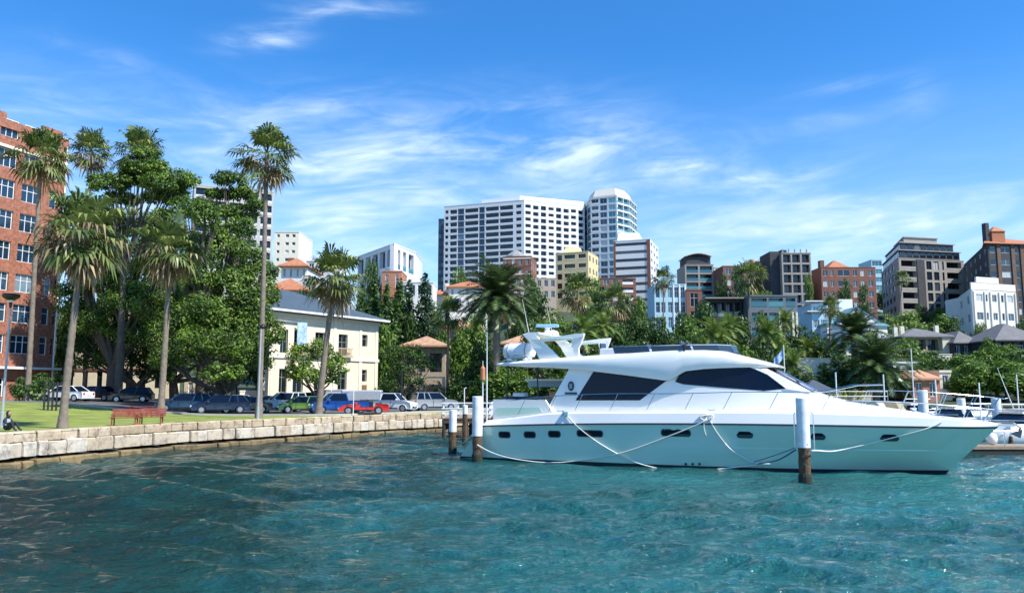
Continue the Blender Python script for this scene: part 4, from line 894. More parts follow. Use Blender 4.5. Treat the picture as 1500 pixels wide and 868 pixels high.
b = hill_block('gabled_white_house', 'white house with orange hip roof left of the date palm', 657, 712, 421, 170, 9, stucco, 2, uni(5, .35), gm=glassD, pyb=450, fin=False)
b.slab = False; b.hip(terracotta, 1.8, .6, z=b.H + .2); b.part('chimney', stucco, lambda mb: mb.box(-.9, -.1, 2, 3, 0, b.H + 1.2)); b.finish()
b = hill_block('orange_roof_cottage', 'small cottage with orange roof beside the white hip-roofed house', 632, 656, 432, 172, 8, stucco, 1, uni(2, .35), gm=glassD, pyb=455, fin=False)
b.slab = False; b.hip(terracotta, 1.2, .5, z=b.H + .2); b.finish()
b = hill_block('tile_roof_villa', 'tan villa with weathered terracotta roof and dark porch behind the car park', 592, 652, 508, 110, 9, tan, 2, [dict(x0=.06, x1=.24, k='w'), dict(x0=.34, x1=.52, k='w', gm=glassB), dict(x0=.62, x1=.92, k='b', inset=.9)], t=1.0, gm=glassN, sill=.2, head=.8, fm=charframe, pyb=600, fin=False)
b.slab = False; b.hip(oldtile, 1.5, .9, z=b.H + .2); b.part('gate_pier', creamtrim, lambda mb: (mb.box(2.6, 3.0, -4, -3.6, 0, 4.6), mb.box(5.6, 6.0, -4, -3.6, 0, 4.6), mb.box(2.6, 6.0, -4, -3.7, 4.62, 4.8))); b.finish()
b = hill_block('tan_corner_house', 'tall tan rendered house beside the small palm, left of the yacht', 655, 702, 480, 116, 8, tan, 3, uni(3, .4), gm=glassN, fm=charframe, pyb=600, fin=False)
b.slab = False; b.hip(oldtile, 1.6, .6, z=b.H + .2); b.finish()
b = hill_block('red_roof_bungalow', 'bungalow with reddish tiled roof seen above the yacht radar arch', 736, 800, 504, 118, 8, tan, 1, uni(3, .4), gm=glassN, pyb=540, fin=False)
b.slab = False; b.hip(oldtile, 1.5, .6, z=b.H + .2); b.part('chimney', creamtrim, lambda mb: mb.box(3.5, 4.2, 3, 3.6, b.H, b.H + 2.4)); b.finish()
#@@PART2@@
# ================================================================== THE YACHT
YA = R(26); YO = Vector((-.909, 44.233)); YU = Vector((math.cos(YA), -math.sin(YA))); YN = Vector((math.sin(YA), math.cos(YA)))
def ysolve(px, py, latf):
    """local (x, y, z) on the yacht of a point seen at a picture position, lying at lateral latf(x, z)"""
    lat = -2.8; d = ray(px, py)
    for _ in range(12):
        k = (lat + YO.dot(YN)) / (d.x * YN.x + d.y * YN.y); X = Vector((d.x * k, d.y * k)); z = EYE + d.z * k; x = (X - YO).dot(YU); lat = lat * .4 + .6 * latf(x, z)
    return Vector((x, lat, z))
def yw(x, y, z): p = YO + YU * x + YN * y; return Vector((p.x, p.y, z))
def interp(x, T):
    if x <= T[0][0]: return T[0][1]
    for (a, va), (b, vb) in zip(T, T[1:]):
        if x <= b: t = (x - a) / (b - a); return va + (vb - va) * t
    return T[-1][1]
def sinterp(x, T):
    """smooth interpolation (Catmull-Rom) through a table"""
    n = len(T)
    if x <= T[0][0]: return T[0][1]
    if x >= T[-1][0]: return T[-1][1]
    for i in range(n - 1):
        if x <= T[i + 1][0]:
            x0, y0 = T[i]; x1, y1 = T[i + 1]; h = x1 - x0; t = (x - x0) / h
            m0 = (y1 - T[i - 1][1]) / (x1 - T[i - 1][0]) if i > 0 else (y1 - y0) / h
            m1 = (T[i + 2][1] - y0) / (T[i + 2][0] - x0) if i + 2 < n else (y1 - y0) / h
            return y0 * (2 * t ** 3 - 3 * t * t + 1) + m0 * h * (t ** 3 - 2 * t * t + t) + y1 * (3 * t * t - 2 * t ** 3) + m1 * h * (t ** 3 - t * t)
SMAX = 21.7
def h_wl(s): return sinterp(s, [(0, 2.72), (5, 2.85), (9.5, 2.85), (13, 2.6), (16.2, 1.98), (19, 1.08), (21, .3), (SMAX, .01)])
def h_rub(s): return sinterp(s, [(0, 2.88), (5, 3.02), (10, 3.05), (14, 2.95), (17, 2.52), (19.5, 1.72), (21, .88), (SMAX, .03)])
def h_gun(s): return max(.02, h_rub(s) - .10)
def z_rub(s): return sinterp(s, [(0, 1.66), (4, 1.80), (9, 1.93), (15, 1.99), (SMAX, 1.93)])
def z_gun(s): return sinterp(s, [(0, 2.0), (1.5, 2.12), (4.5, 2.40), (9, 2.50), (15, 2.57), (19, 2.44), (SMAX, 2.14)])
def xs_(s, z): return s + (-.75 + .85 * max(z, 0)) * max(0, 1 - s / 4.5) + (z * 1.02 if z > 0 else z * .6) * sm((s - 12.5) / (SMAX - 12.5)) ** 1.3
def levels(s):
    w, r, g = h_wl(s), h_rub(s), h_gun(s); zr, zg = z_rub(s), z_gun(s); k = r - w
    return [(.02, -.75), (w * .72, -.42), (w - .03, -.05), (w + .01, .13), (w + k * .30, .60), (w + k * .52, .98), (w + k * .50, 1.02), (r, zr - .06), (r, zr), (r + .05 if s < SMAX - .2 else r + .01, zr + .01), (r + .05 if s < SMAX - .2 else r + .01, zr + .075), (r, zr + .085), (g, zg - .05), (g - .08 if g > .1 else g * .5, zg), (max(.008, g - .28), zg - .04), (max(.004, g - .34), zg - .18)]
def hull_lat(x, z):
    lo, hi = 0, SMAX
    for _ in range(24):
        m = (lo + hi) / 2
        if xs_(m, z) < x: lo = m
        else: hi = m
    Lv = levels(lo)[2:13]
    for (a, za), (b, zb) in zip(Lv, Lv[1:]):
        if za <= z <= zb and zb > za: return -(a + (b - a) * (z - za) / (zb - za))
    return -Lv[-1][0]
def yacht():
    root = thing('motor_yacht', 'large motor yacht with white hull painted teal for shade and white superstructure moored broadside', 'yacht', (YO.x, YO.y, 0), -YA)
    ST_ = [SMAX * (k / 46) for k in range(47)]
    def band(name, i0, i1, m, sides=(-1, 1), bottom=False):
        mb = MB()
        for sd in sides:
            rings = [[(xs_(s, z), sd * y, z) for y, z in levels(s)[i0:i1 + 1]] for s in ST_]
            mb.loft(rings, False, False)
        return mb, name, m
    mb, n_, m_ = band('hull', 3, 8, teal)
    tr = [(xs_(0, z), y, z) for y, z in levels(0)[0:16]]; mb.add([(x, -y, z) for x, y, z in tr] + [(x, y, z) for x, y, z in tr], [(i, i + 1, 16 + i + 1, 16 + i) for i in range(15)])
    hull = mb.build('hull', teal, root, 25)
    mb, *_ = band('', 0, 3, black); mb.build('boot_stripe', mat('antifoul', (.015, .02, .03), .6), root, 40)
    mb, *_ = band('', 8, 11, black); mb.build('rub_rail', mat('rub_rail_grey', (.035, .05, .06), .4), root, 60)
    mb, *_ = band('', 11, 15, gel)
    mb.build('gunwale', gel, root, 35)
    dk = MB(); dk.loft([[(xs_(s, z_gun(s)), -levels(s)[15][0], z_gun(s) - .16), (xs_(s, z_gun(s)), levels(s)[15][0], z_gun(s) - .16)] for s in ST_], False, False); dk.build('deck', gel, root)
    # portholes
    def roundrect(x0, x1, z0, z1, r=None, n=6):
        r = r or (z1 - z0) / 2; P = []
        for cx_, cz, a0 in ((x1 - r, z1 - r, 0), (x0 + r, z1 - r, 90), (x0 + r, z0 + r, 180), (x1 - r, z0 + r, 270)):
            for k in range(n + 1): a = R(a0 + 90 * k / n); P.append((cx_ + r * math.cos(a), cz + r * math.sin(a)))
        return P
    for px, py, w in ((739, 636, 16), (776, 636, 16), (812, 635, 17), (864, 634, 37), (990, 633, 42), (1091, 635.5, 22), (1198, 638, 20), (1303, 640, 25)):
        a = ysolve(px - w / 2, py, hull_lat); c = ysolve(px + w / 2, py, hull_lat)
        P = roundrect(a.x, c.x, a.z - .135, a.z + .135); m = MB(); fr = MB()
        def ring(off, grow): 
            cx_, cz = (a.x + c.x) / 2, a.z
            return [(x + (grow if x > cx_ else -grow), hull_lat(x, z) - off, z + (grow if z > cz else -grow)) for x, z in P]
        m.loft([ring(-.02, -.01), ring(.012, -.01)]); fr.loft([ring(-.03, .035), ring(.006, .035)])
        f = fr.build('porthole', mat('porthole_frame', (.03, .06, .07), .4), root); m.build('pane', navyglass, f)
    # stern platform
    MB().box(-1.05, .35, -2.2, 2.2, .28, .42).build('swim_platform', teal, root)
    # ---- deckhouse
    wb = lambda x: sinterp(x, [(4, 2.32), (10, 2.36), (13, 2.25), (15.5, 1.95), (17.5, 1.55), (19.5, .95), (21.5, .3)])
    wt = lambda x: sinterp(x, [(4, 2.12), (10, 2.14), (13, 1.98), (14.6, 1.72), (16.3, 1.52), (17.7, 1.15), (19.5, .6), (21.5, .12)])
    zt = lambda x: interp(x, [(4, 4.62), (10, 4.62), (14.2, 4.62), (14.7, 4.50), (15.2, 4.22), (16.6, 3.42), (17.2, 3.16), (18.2, 2.90), (20, 2.66), (21.5, 2.45)])
    zb = lambda x: z_gun(min(x, SMAX)) - .17
    def sx(x, z): return x + .56 * (z - 2.4) * max(0, 1 - (x - 4) / 3.0)
    def side_y(x, z):
        t = (z - zb(x)) / max(.05, zt(x) - zb(x)); return -(wb(x) + (wt(x) - wb(x)) * min(1, max(0, t)))
    X = [4, 4.5, 5, 5.5, 6, 6.5, 7, 8, 9, 10, 11, 12, 13, 13.6, 14.2, 14.45, 14.7, 14.95, 15.2, 15.6, 16.1, 16.6, 16.9, 17.2, 17.7, 18.2, 19, 20, 20.8, 21.5]
    rings = []
    for x in X:
        b0, t0, z0, z1 = wb(x), wt(x), zb(x), zt(x); cr = .10 * min(1, t0)
        half = [(b0, z0), (b0 + (t0 - b0) * .5, (z0 + z1) / 2), (t0, z1 - .06), (t0 - .07, z1), (t0 * .5, z1 + cr * .75), (0, z1 + cr)]
        full = [(-y, z) for y, z in half] + [(y, z) for y, z in half[-2::-1]]
        rings.append([(sx(x, z), y, z) for y, z in full])
    dh = MB().loft(rings, False, True); dh.build('deckhouse', gel, root, 28)
    def patch(name, poly, off, m, thick=.02, parent=root, smooth=None):
        """side panel: polygon (x, z) cut into fine vertical slices and laid on the near and far deckhouse side"""
        xs = sorted(set([p[0] for p in poly] + list(np.linspace(min(p[0] for p in poly), max(p[0] for p in poly), 26)))); n = len(poly)
        def span(x):
            zs = []
            for i in range(n):
                (xa, za), (xb, zb_) = poly[i], poly[(i + 1) % n]
                if min(xa, xb) <= x <= max(xa, xb):
                    if abs(xb - xa) < 1e-6: zs += [za, zb_]
                    else: zs.append(za + (zb_ - za) * (x - xa) / (xb - xa))
            return min(zs), max(zs)
        out = []
        for sd in (-1, 1):
            mb = MB(); rr = []
            for x in xs:
                a, b = span(min(max(x, xs[0] + 1e-5), xs[-1] - 1e-5)); b = max(b, a + .002)
                r = [(x, sd * -(side_y(x, z)) + sd * off, z) for z in (a, (a + b) / 2, b)]; r2 = [(q[0], q[1] - sd * (thick + off), q[2]) for q in r]
                rr.append(r + r2[::-1])
            mb.loft(rr, True, True); out.append(mb.build(name, m, parent, smooth))
        return out
    patch('side_window', [(5.62, 3.03), (6.55, 4.46), (9.8, 4.46), (10.22, 3.98), (8.92, 3.05)], .014, navyglass)
    ws = patch('side_window', [(10.62, 3.92), (10.80, 4.22), (11.2, 4.44), (12.2, 4.55), (14.0, 4.56), (14.72, 4.22), (15.5, 3.60), (14.6, 3.50), (12.6, 3.66), (11.0, 3.80)], .014, navyglass)
    # windscreen panes on the sloping front
    def front_z(x): return zt(x)
    def pane(y0, y1, name, m, xa=14.62, xb=16.62, off=.015):
        rr = []
        for k in range(9):
            x = xa + (xb - xa) * k / 8; r = []; r2 = []; tw = wt(x) - .1
            for j in range(5):
                y = (y0 + (y1 - y0) * j / 4) * tw; t = abs(y) / wt(x); z = zt(x) + .10 * (1 - t * t) * 1.0; r.append((x, y, z + off)); r2.append((x, y, z - .03))
            rr.append(r + r2[::-1])
        return MB().loft(rr, True, True).build(name, m, root)
    for i in range(4): pane(-1 + .5 * i + .025, -1 + .5 * (i + 1) - .025, 'windscreen', navyglass)
    for i in (1, 2, 3):
        y = -1 + .5 * i; MB().tube([(14.7, y * (wt(14.7) - .1), zt(14.7) + .14), (15.2, y * (wt(15.2) - .1), zt(15.2) + .13), (16.6, y * (wt(16.6) - .1), zt(16.6) + .12)], .03, 6).build('windscreen_frame', chrome, root)
    for sd in (-1, 1): MB().tube([(14.1, sd * (wt(14.1) + .03), 4.56), (14.75, sd * (wt(14.7) + .04), 4.25), (15.55, sd * (-side_y(15.5, 3.6) + .03), 3.60), (16.5, sd * (wt(16.5) + .01), 3.44)], .035, 6).build('windscreen_frame', gel, root)
    # wiper arms
    MB().tube([(16.5, -.6, 3.6), (15.5, -.9, 4.22)], .015, 5).build('wiper', black, root)
    # ---- flybridge and long overhang
    T = [(1.0, 1.75, 4.80, 4.97), (2.5, 2.15, 4.74, 5.06), (4.4, 2.35, 4.66, 5.12), (5.6, 2.42, 4.55, 5.18), (7.0, 2.45, 4.40, 5.24), (8.3, 2.46, 4.24, 5.29), (9.6, 2.46, 4.06, 5.35), (10.2, 2.46, 3.98, 5.37), (10.55, 2.45, 4.06, 5.38), (11.1, 2.42, 4.40, 5.38), (12.0, 2.34, 4.50, 5.37), (12.9, 2.2, 4.54, 5.30), (13.3, 2.12, 4.55, 5.16), (13.9, 2.02, 4.56, 5.00), (14.6, 1.75, 4.56, 4.80), (15.15, 1.35, 4.55, 4.62)]
    rr = []
    for x, w, z0, z1 in T:
        zi = max(z0 + .02, 4.56); h = z1 - z0
        half = [(.0, zi), (w - .22, zi), (w - .16, z0 + .01), (w - .06, z0), (w, z0 + h * .18), (w + .03, z0 + h * .55), (w - .03, z0 + h * .82), (w - .16, z1), (max(.3, w - .55), z1 + .03), (0, z1 + .05)]
        full = [(-y, z) for y, z in half] + [(y, z) for y, z in half[-2:0:-1]]
        rr.append([(x, y, z) for y, z in full])
    MB().loft(rr, True, True).build('flybridge', gel, root, 32)
    b = MB(); b.loft([[(5.6 + k, s * (2.455 + .005 * k), z) for z in (4.62, 4.66, 5.10, 5.14)] for k, s in ((0, -1), (.02, -1))], False, False)
    # teal accent on overhang
    MB().add and None
    m = MB(); m.loft([[(5.3, -2.44, 4.62), (5.3, -2.455, 5.10), (5.55, -2.46, 5.12), (5.75, -2.46, 4.6)], [(5.3, -2.40, 4.62), (5.3, -2.41, 5.10), (5.55, -2.41, 5.12), (5.75, -2.41, 4.6)]])
    # pillar crest
    c = MB(); c.lathe([(.001, -.02), (.16, -.02), (.16, .02), (.001, .02)], 16); o = c.build('crest', mat('crest_dark', (.02, .035, .05), .5), root); pc = ysolve(836, 565, lambda x, z: -2.27); o.location = (pc.x, side_y(5.3, 3.7) - .03, pc.z); o.rotation_euler = (PI / 2, 0, 0); o.scale = (1, 1.5, 1)
    c = MB(); c.box(-.32, .32, -.02, .02, -.05, .05); q = c.build('name_bar', mat('crest_dark', (.02, .035, .05), .5), root); q.location = (pc.x, side_y(5.3, 3.4) - .02, pc.z - .36)
    c = MB(); c.box(-.09, .09, -.03, .03, -.14, .14); q = c.build('crest_shield', mat('crest_grey', (.25, .30, .32), .5), o); q.location = (0, 0, .02); q.rotation_euler = (-PI / 2, 0, 0); q.scale = (.9, .5, .6)
    # flybridge windscreen, rails and seats
    pts = [(7.6, -2.2), (9.5, -2.2), (11.5, -2.1), (12.6, -1.7), (13.1, -.8), (13.2, 0), (13.1, .8), (12.6, 1.7), (11.5, 2.1), (9.5, 2.2), (7.6, 2.2)]
    for a, c in zip(pts, pts[1:]):
        g = MB(); rk = -.12; g.loft([[(p[0], p[1], 5.30), (p[0], p[1] * .985, 5.30), (p[0] + rk, p[1] * .955, 5.62), (p[0] + rk, p[1] * .97, 5.62)] for p in (Vector(a).lerp(Vector(c), .03), Vector(a).lerp(Vector(c), .97))]); g.build('flybridge_screen', mat('smoked_acrylic', (.03, .05, .07), .08), root)
    MB().tube([(p[0] - .13, p[1] * .965, 5.65) for p in pts], .02, 6).build('flybridge_rail', chrome, root)
    for (x, y, w) in ((6.6, -1.1, 1.3), (8.4, .9, 1.5), (10.6, -.9, .8), (10.6, .6, .8)):
        st = MB(); st.bbox(x, x + w, y - .35, y + .35, 5.2, 5.62, .06); so_ = st.build('helm_seat', mat('seat_vinyl', (.62, .66, .68), .5), root)
        MB().bbox(x, x + .14, y - .33, y + .33, 5.62, 5.88, .04).build('seat_back', mat('seat_navy', (.03, .06, .12), .5), so_)
    MB().prism([(11.9, 5.4), (12.5, 5.4), (12.35, 5.72), (12.0, 5.82)], -1.0, .2).build('helm_console', mat('seat_navy', (.03, .06, .12), .5), root)
    MB().lathe([(.05, 0), (.05, .22), (.09, .24), (.09, .34), (.03, .36)], 10, (11.1, -2.25, 5.3)).build('searchlight', black, root)
    # radar arch
    for sd in (-1, 1):
        y = sd * 2.0; m = MB(); m.loft([[(2.62, y - .09, 6.42), (2.62, y + .09, 6.42), (3.30, y + .09, 6.40), (3.30, y - .09, 6.40)], [(3.05, y - .1, 6.0), (3.05, y + .1, 6.0), (3.72, y + .1, 6.0), (3.72, y - .1, 6.0)], [(3.62, y - .11, 5.10), (3.62, y + .11, 5.10), (4.75, y + .11, 5.10), (4.75, y - .11, 5.10)]]); m.build('arch_leg', gel, root, 30)
        m = MB(); m.prism([(5.30, 6.30), (6.05, 6.34), (5.86, 5.86), (5.72, 5.62), (5.74, 5.15), (5.46, 5.15), (5.46, 5.62), (5.36, 5.95)], y - .08, y + .08); m.build('arch_post', gel, root)
        m = MB(); m.loft([[(x, y - w_, z0), (x, y + w_, z0), (x, y + w_, z1), (x, y - w_, z1)] for x, w_, z0, z1 in ((3.0, .09, 5.98, 6.06), (4.2, .14, 6.02, 6.20), (5.45, .14, 6.08, 6.32), (6.0, .1, 6.2, 6.36))]); m.build('arch_wing', gel, root, 30)
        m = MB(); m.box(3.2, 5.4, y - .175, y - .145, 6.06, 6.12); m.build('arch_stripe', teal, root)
    MB().loft([[(x, y, z) for x, z in ((2.62, 6.40), (2.9, 6.50), (3.5, 6.50), (3.6, 6.40), (3.3, 6.34), (2.7, 6.32))] for y in (-2.08, -1, 0, 1, 2.08)]).build('arch_crossbar', gel, root, 30)
    MB().lathe([(.22, 0), (.16, .14), (.12, .30), (.2, .34)], 12, (3.35, -.5, 6.5)).build('radar_pedestal', gel, root)
    r_ = MB(); r_.bbox(-.62, .62, -.11, .11, 0, .16, .05); o = r_.build('radar_scanner', mat('radar_blue', (.22, .42, .62), .4), root); o.location = (3.35, -.5, 6.86); o.rotation_euler = (0, 0, R(20))
    MB().lathe([(.30, 0), (.34, .1), (.26, .26), (.05, .34)], 14, (3.0, 1.1, 6.5)).build('satellite_dome', gel, root, 40)
    for y in (-1.6, 1.6): MB().tube([(2.8, y, 6.4), (2.4, y, 8.3)], [.018, .006], 5).build('whip_antenna', gel, root)
    # covered life raft canister on the overhang
    P = []; nn = 14
    for x, r in ((-.86, .20), (-.80, .36), (-.66, .40), (-.3, .43), (0, .42), (.32, .44), (.6, .40), (.76, .34), (.84, .18)): P.append([(x, r * math.cos(2 * PI * k / nn) * 1.15, r * math.sin(2 * PI * k / nn)) for k in range(nn)])
    o = MB().loft(P).build('raft_canister', mat('canvas_white', (.78, .80, .80), .8, bump=.6, bscale=5), root, 60); o.location = (2.1, -1.3, 5.58)
    for x in (-.45, .45): MB().bbox(x - .1, x + .1, -.4, .4, -.52, -.38, .02).build('cradle', gel, o)
    for x in (-.5, .5): MB().loft([[(x + dx, 1.17 * rr_ * math.cos(2 * PI * k / nn), 1.02 * rr_ * math.sin(2 * PI * k / nn)) for k in range(nn)] for dx, rr_ in ((-.03, .42), (-.03, .445), (.03, .445), (.03, .42))]).build('strap', mat('strap_grey', (.35, .38, .4), .8), o)
    MB().tube([(1.3, -1.9, 5.0), (2.2, -2.0, 5.35), (3.3, -2.0, 5.2)], .018, 5).build('grab_rail', chrome, root)
    # stanchions that carry the overhang
    for x, y, dx in ((1.75, -1.95, -.12), (3.45, -2.05, .05), (1.75, 1.95, -.12), (3.45, 2.05, .05)): MB().tube([(x + dx, y, 2.5), (x, y, 4.8)], .035, 6).build('stanchion', darkmetal, root)
    # cockpit
    m = MB(); m.loft([[(1.12, y, 2.02), (4.55, y, 2.3), (4.05, y, 3.05), (1.12, y, 3.06)] for y in (-2.45, -2.25)]); m.build('cockpit_coaming', gel, root)
    m = MB(); m.loft([[(1.12, y, 2.02), (4.55, y, 2.3), (4.05, y, 3.05), (1.12, y, 3.06)] for y in (2.25, 2.45)]); m.build('cockpit_coaming', gel, root)
    m = MB(); m.prism([(1.35, 2.2), (3.9, 2.42), (3.75, 2.68), (1.35, 2.62)], -2.475, -2.455); m.build('coaming_shade', teal, root)  # added strip, paints the shade on the lower side of the white coaming
    MB().box(1.1, 1.3, -2.2, 2.2, 2.0, 3.0).build('cockpit_seat', gel, root)
    MB().bbox(1.3, 1.75, -1.9, 1.9, 2.35, 3.2, .05).build('seat_cushion', mat('seat_navy', (.03, .06, .12), .5), root)
    tb = MB().bbox(2.3, 3.7, -.6, .6, 3.10, 3.17, .03).build('cockpit_table', mat('teak', (.34, .17, .07), .4, var=.3, scale=6), root); MB().tube([(3, 0, 2.3), (3, 0, 3.1)], .06, 8).build('pedestal', chrome, tb)
    MB().bbox(3.75, 4.3, -1.3, -.3, 3.0, 3.45, .06).build('cane_chair', mat('cane', (.50, .22, .08), .6), root)
    MB().bbox(1.6, 2.3, -1.2, -.6, 3.2, 3.4, .08).build('white_cushion', gel, root)
    MB().box(1.1, 4.9, 1.9, 2.15, 3.72, 4.05).build('rolled_awning', mat('awning_canvas', (.42, .52, .56), .8), root)
    MB().box(1.0, 4.9, 1.7, 2.2, 4.05, 4.16).build('awning_beam', gel, root)
    # dark aft door inside the overhang
    MB().loft([[(4.0 + .56 * (z - 2.4) - .03, y, z) for z in (2.5, 4.4)] for y in (-1.7, 1.7)], False, False).build('aft_door', navyglass, root)
    # ---- rails
    def gy(s): return -(h_gun(s) - .16)
    def gp(s, dz, sd=-1, lean=0): return (xs_(s, z_gun(s)) + lean, -sd * gy(s), z_gun(s) + dz)
    for sd in (-1, 1):
        MB().tube([(4.4 * .25 + .3, sd * 2.6, 3.0)] + [gp(s, .86 + .02 * math.sin(s), sd) for s in np.linspace(1.6, 15.8, 30)] + [gp(16.3, .92, sd), gp(17.2, 1.22, sd), gp(18, 1.28, sd)], .02, 6).build('side_rail', chrome, root)
        for s in (2.6, 4.8, 6.2, 8.0, 9.8, 11.6, 13.3, 15.0, 16.6): MB().tube([gp(s, -.06, sd, -.5), gp(s, .86, sd)], .015, 5).build('rail_post', chrome, root)
        for dz, s0 in ((1.02, 17.6), (.52, 17.0)):
            MB().tube([gp(s, dz, sd, .25 * sm((s - 20) / 1.7)) for s in np.linspace(s0, SMAX - .1, 12)], .018, 6).build('bow_rail', chrome, root)
        for s in (17.6, 18.7, 19.8, 20.7, 21.4): MB().tube([gp(s, -.04, sd, -.45), gp(s, 1.02, sd, .25 * sm((s - 20) / 1.7))], .016, 5).build('rail_post', chrome, root)
        for s in (5.0, 12.4, 19.4):
            k = gp(s, .0, sd); MB().tube([(k[0] - .18, k[1], k[2] + .1), (k[0] - .08, k[1], k[2] + .06), (k[0] + .08, k[1], k[2] + .06), (k[0] + .18, k[1], k[2] + .1)], .03, 6).build('cleat', chrome, root)
    e = gp(SMAX - .1, 1.02, -1, .25)
    MB().tube([gp(SMAX - .1, 1.02, -1, .25), (e[0] + .12, 0, e[2] + .02), gp(SMAX - .1, 1.02, 1, .25)], .018, 6).build('pulpit', chrome, root)
    bx = xs_(SMAX, 2.05)
    MB().loft([[(bx - .9, -.22, 2.02), (bx - .9, .22, 2.02), (bx - .9, .22, 2.16), (bx - .9, -.22, 2.16)], [(bx + .55, -.1, 2.02), (bx + .55, .1, 2.02), (bx + .55, .1, 2.12), (bx + .55, -.1, 2.12)]]).build('bow_roller', gel, root)
    an = MB().tube([(bx - .2, 0, 2.2), (bx + .5, 0, 2.17), (bx + .75, 0, 1.98), (bx + .62, 0, 1.75)], .045, 6); an.prism([(bx + .35, 1.72), (bx + .80, 1.90), (bx + .70, 1.55)], -.16, .16); an.build('anchor', mat('galvanised', (.16, .17, .18), .5, .5), root)
    MB().lathe([(.12, 0), (.16, .05), (.1, .12), (.14, .2), (.02, .24)], 12, (20.6, 0, 2.55)).build('windlass', chrome, root)
    MB().lathe([(.28, 0), (.28, .05), (.24, .08), (.02, .09)], 16, (18.6, 0, 2.83)).build('deck_hatch', navyglass, root)
    # exhaust outlets near the waterline
    for px in (1005, 1015, 1025): p = ysolve(px, 679, hull_lat); MB().lathe([(.05, 0), (.06, .05), (.03, .06)], 8, (0, 0, 0)).build('outlet', black, root).matrix_local = Matrix.Translation((p.x, p.y - .0, p.z)) @ Matrix.Rotation(PI / 2, 4, 'X')
    return root
yacht()

# mooring piles
def pile(px, pyb, r, ztop, label, yy=None, zsleeve=.9):
    p = atZ(px, pyb, 0); root = thing('mooring_pile', label, 'mooring pile', (p.x, p.y, 0), 0, 'white-topped timber mooring piles')
    n = 14; rng = random.Random(int(px)); rr = []
    for z in np.linspace(-1.5, zsleeve + .15, 14): rr.append([((r * .93 + .02 * rng.uniform(-1, 1)) * math.cos(2 * PI * k / n), (r * .93 + .02 * rng.uniform(-1, 1)) * math.sin(2 * PI * k / n), z) for k in range(n)])
    MB().loft(rr).build('timber_post', timber, root)
    MB().lathe([(r, zsleeve), (r, ztop - .03), (r - .03, ztop)], 20).build('sleeve', mat('pvc_sleeve', (.72, .74, .74), .55, var=.22, scale=1.6, bump=.15), root, 40)
    MB().lathe([(r * .95, -.3), (r + .012, -.3), (r * 1.0 + .02, .25), (r * .96, .36)], 14).build('weed_band', mat('weed_dark', (.025, .03, .02), .9, var=.5, scale=8), root)
    return p, root
def ztop_at(px, py, p): return atY(px, py, p.y).z
p1 = atZ(1180, 707, 0); P1, r1 = pile(1180, 707, .24, ztop_at(1178, 582, p1), 'tall white-sleeved mooring pile standing in front of the yacht bow', zsleeve=ztop_at(1178, 655, p1))
hb = MB().tube([(-.36, -.05, ztop_at(1170, 655, p1)), (-.36, -.05, ztop_at(1170, 606, p1)), (-.30, -.05, ztop_at(1170, 604, p1))], .022, 6).build('steel_bar', chrome, r1)
hb = MB().tube([(.38, -.05, ztop_at(1170, 660, p1)), (.38, -.05, ztop_at(1170, 606, p1)), (.29, -.05, ztop_at(1170, 603, p1))], .022, 6).build('steel_bar', chrome, r1)
p2 = atZ(699, 674, 0); P2, r2 = pile(699, 674, .26, ztop_at(700, 580, p2), 'white-sleeved mooring pile hard against the yacht stern corner', zsleeve=ztop_at(699, 638, p2))
p3 = atZ(663, 662, 0); P3, r3 = pile(663, 662, .22, ztop_at(663, 600, p3), 'shorter mooring pile left of the yacht stern', zsleeve=ztop_at(663, 632, p3))
p4 = atZ(681, 650, 0); P4, r4 = pile(681, 650, .17, ztop_at(681, 593, p4), 'thin pile behind the stern beside the white jetty rail', zsleeve=ztop_at(681, 606, p4))
for px, pyb, pyt, w, lb in ((1355, 642, 571, .42, 'broad white capped pile seen above the yacht foredeck'), (1411, 640, 583, .36, 'white capped pile right of the broad one, beyond the bow rail'), (1463, 645, 583, .36, 'white capped pile nearest the right edge above the bow tip'), (1481, 658, 622, .20, 'short pile under the pontoon at the right edge')):
    q = atZ(px, pyb, 0); pile(px, pyb, w * .85, ztop_at(px, pyt, q), lb, zsleeve=.8)
# mooring lines
def rope(label, pts, r=.026, m=None, n=8):
    W_ = [Vector(p) for p in pts]; out = []
    for i in range(len(W_) - 1):
        a, b, c, d = W_[max(i - 1, 0)], W_[i], W_[i + 1], W_[min(i + 2, len(W_) - 1)]
        for k in range(n): t = k / n; out.append(.5 * ((2 * b) + (c - a) * t + (2 * a - 5 * b + 4 * c - d) * t * t + (3 * b - a - 3 * c + d) * t ** 3))
    out.append(W_[-1]); o = MB().tube([p - W_[0] for p in out], r, 6).build('mooring_line', m or ropem, None, 60); o.location = W_[0]; tag(o, label, 'rope', 'mooring lines of the yacht'); return o
def yr(px, py, off=.12): 
    p = ysolve(px, py, lambda x, z: min(hull_lat(x, max(z, -.1)), -.2) - off); return yw(p.x, p.y, p.z)
def lp(a, b, px, py, t): return atY(px, py, a.y + (b.y - a.y) * t)
rope('white rope hanging from the aft gunwale and sagging under the middle of the hull', [yr(829, 607, .05), yr(850, 628), yr(885, 653), yr(930, 676), yr(975, 687), yr(1020, 689), yr(1075, 684), yr(1127, 678)])
rope('white rope rising from the stern pile to the cleat amidships', [Vector((P2.x, P2.y - .33, ztop_at(699, 650, p2))), yr(720, 662, .35), yr(750, 671, .25), yr(800, 677), yr(850, 674), yr(910, 663), yr(970, 642), yr(1025, 620), yr(1036, 610, .03)])
rope('white rope dropping from the midship cleat towards the near pile', [yr(1038, 611, .03), yr(1050, 633), yr(1070, 657), yr(1095, 673), yr(1110, 678, .2), yr(1128, 679, .3)])
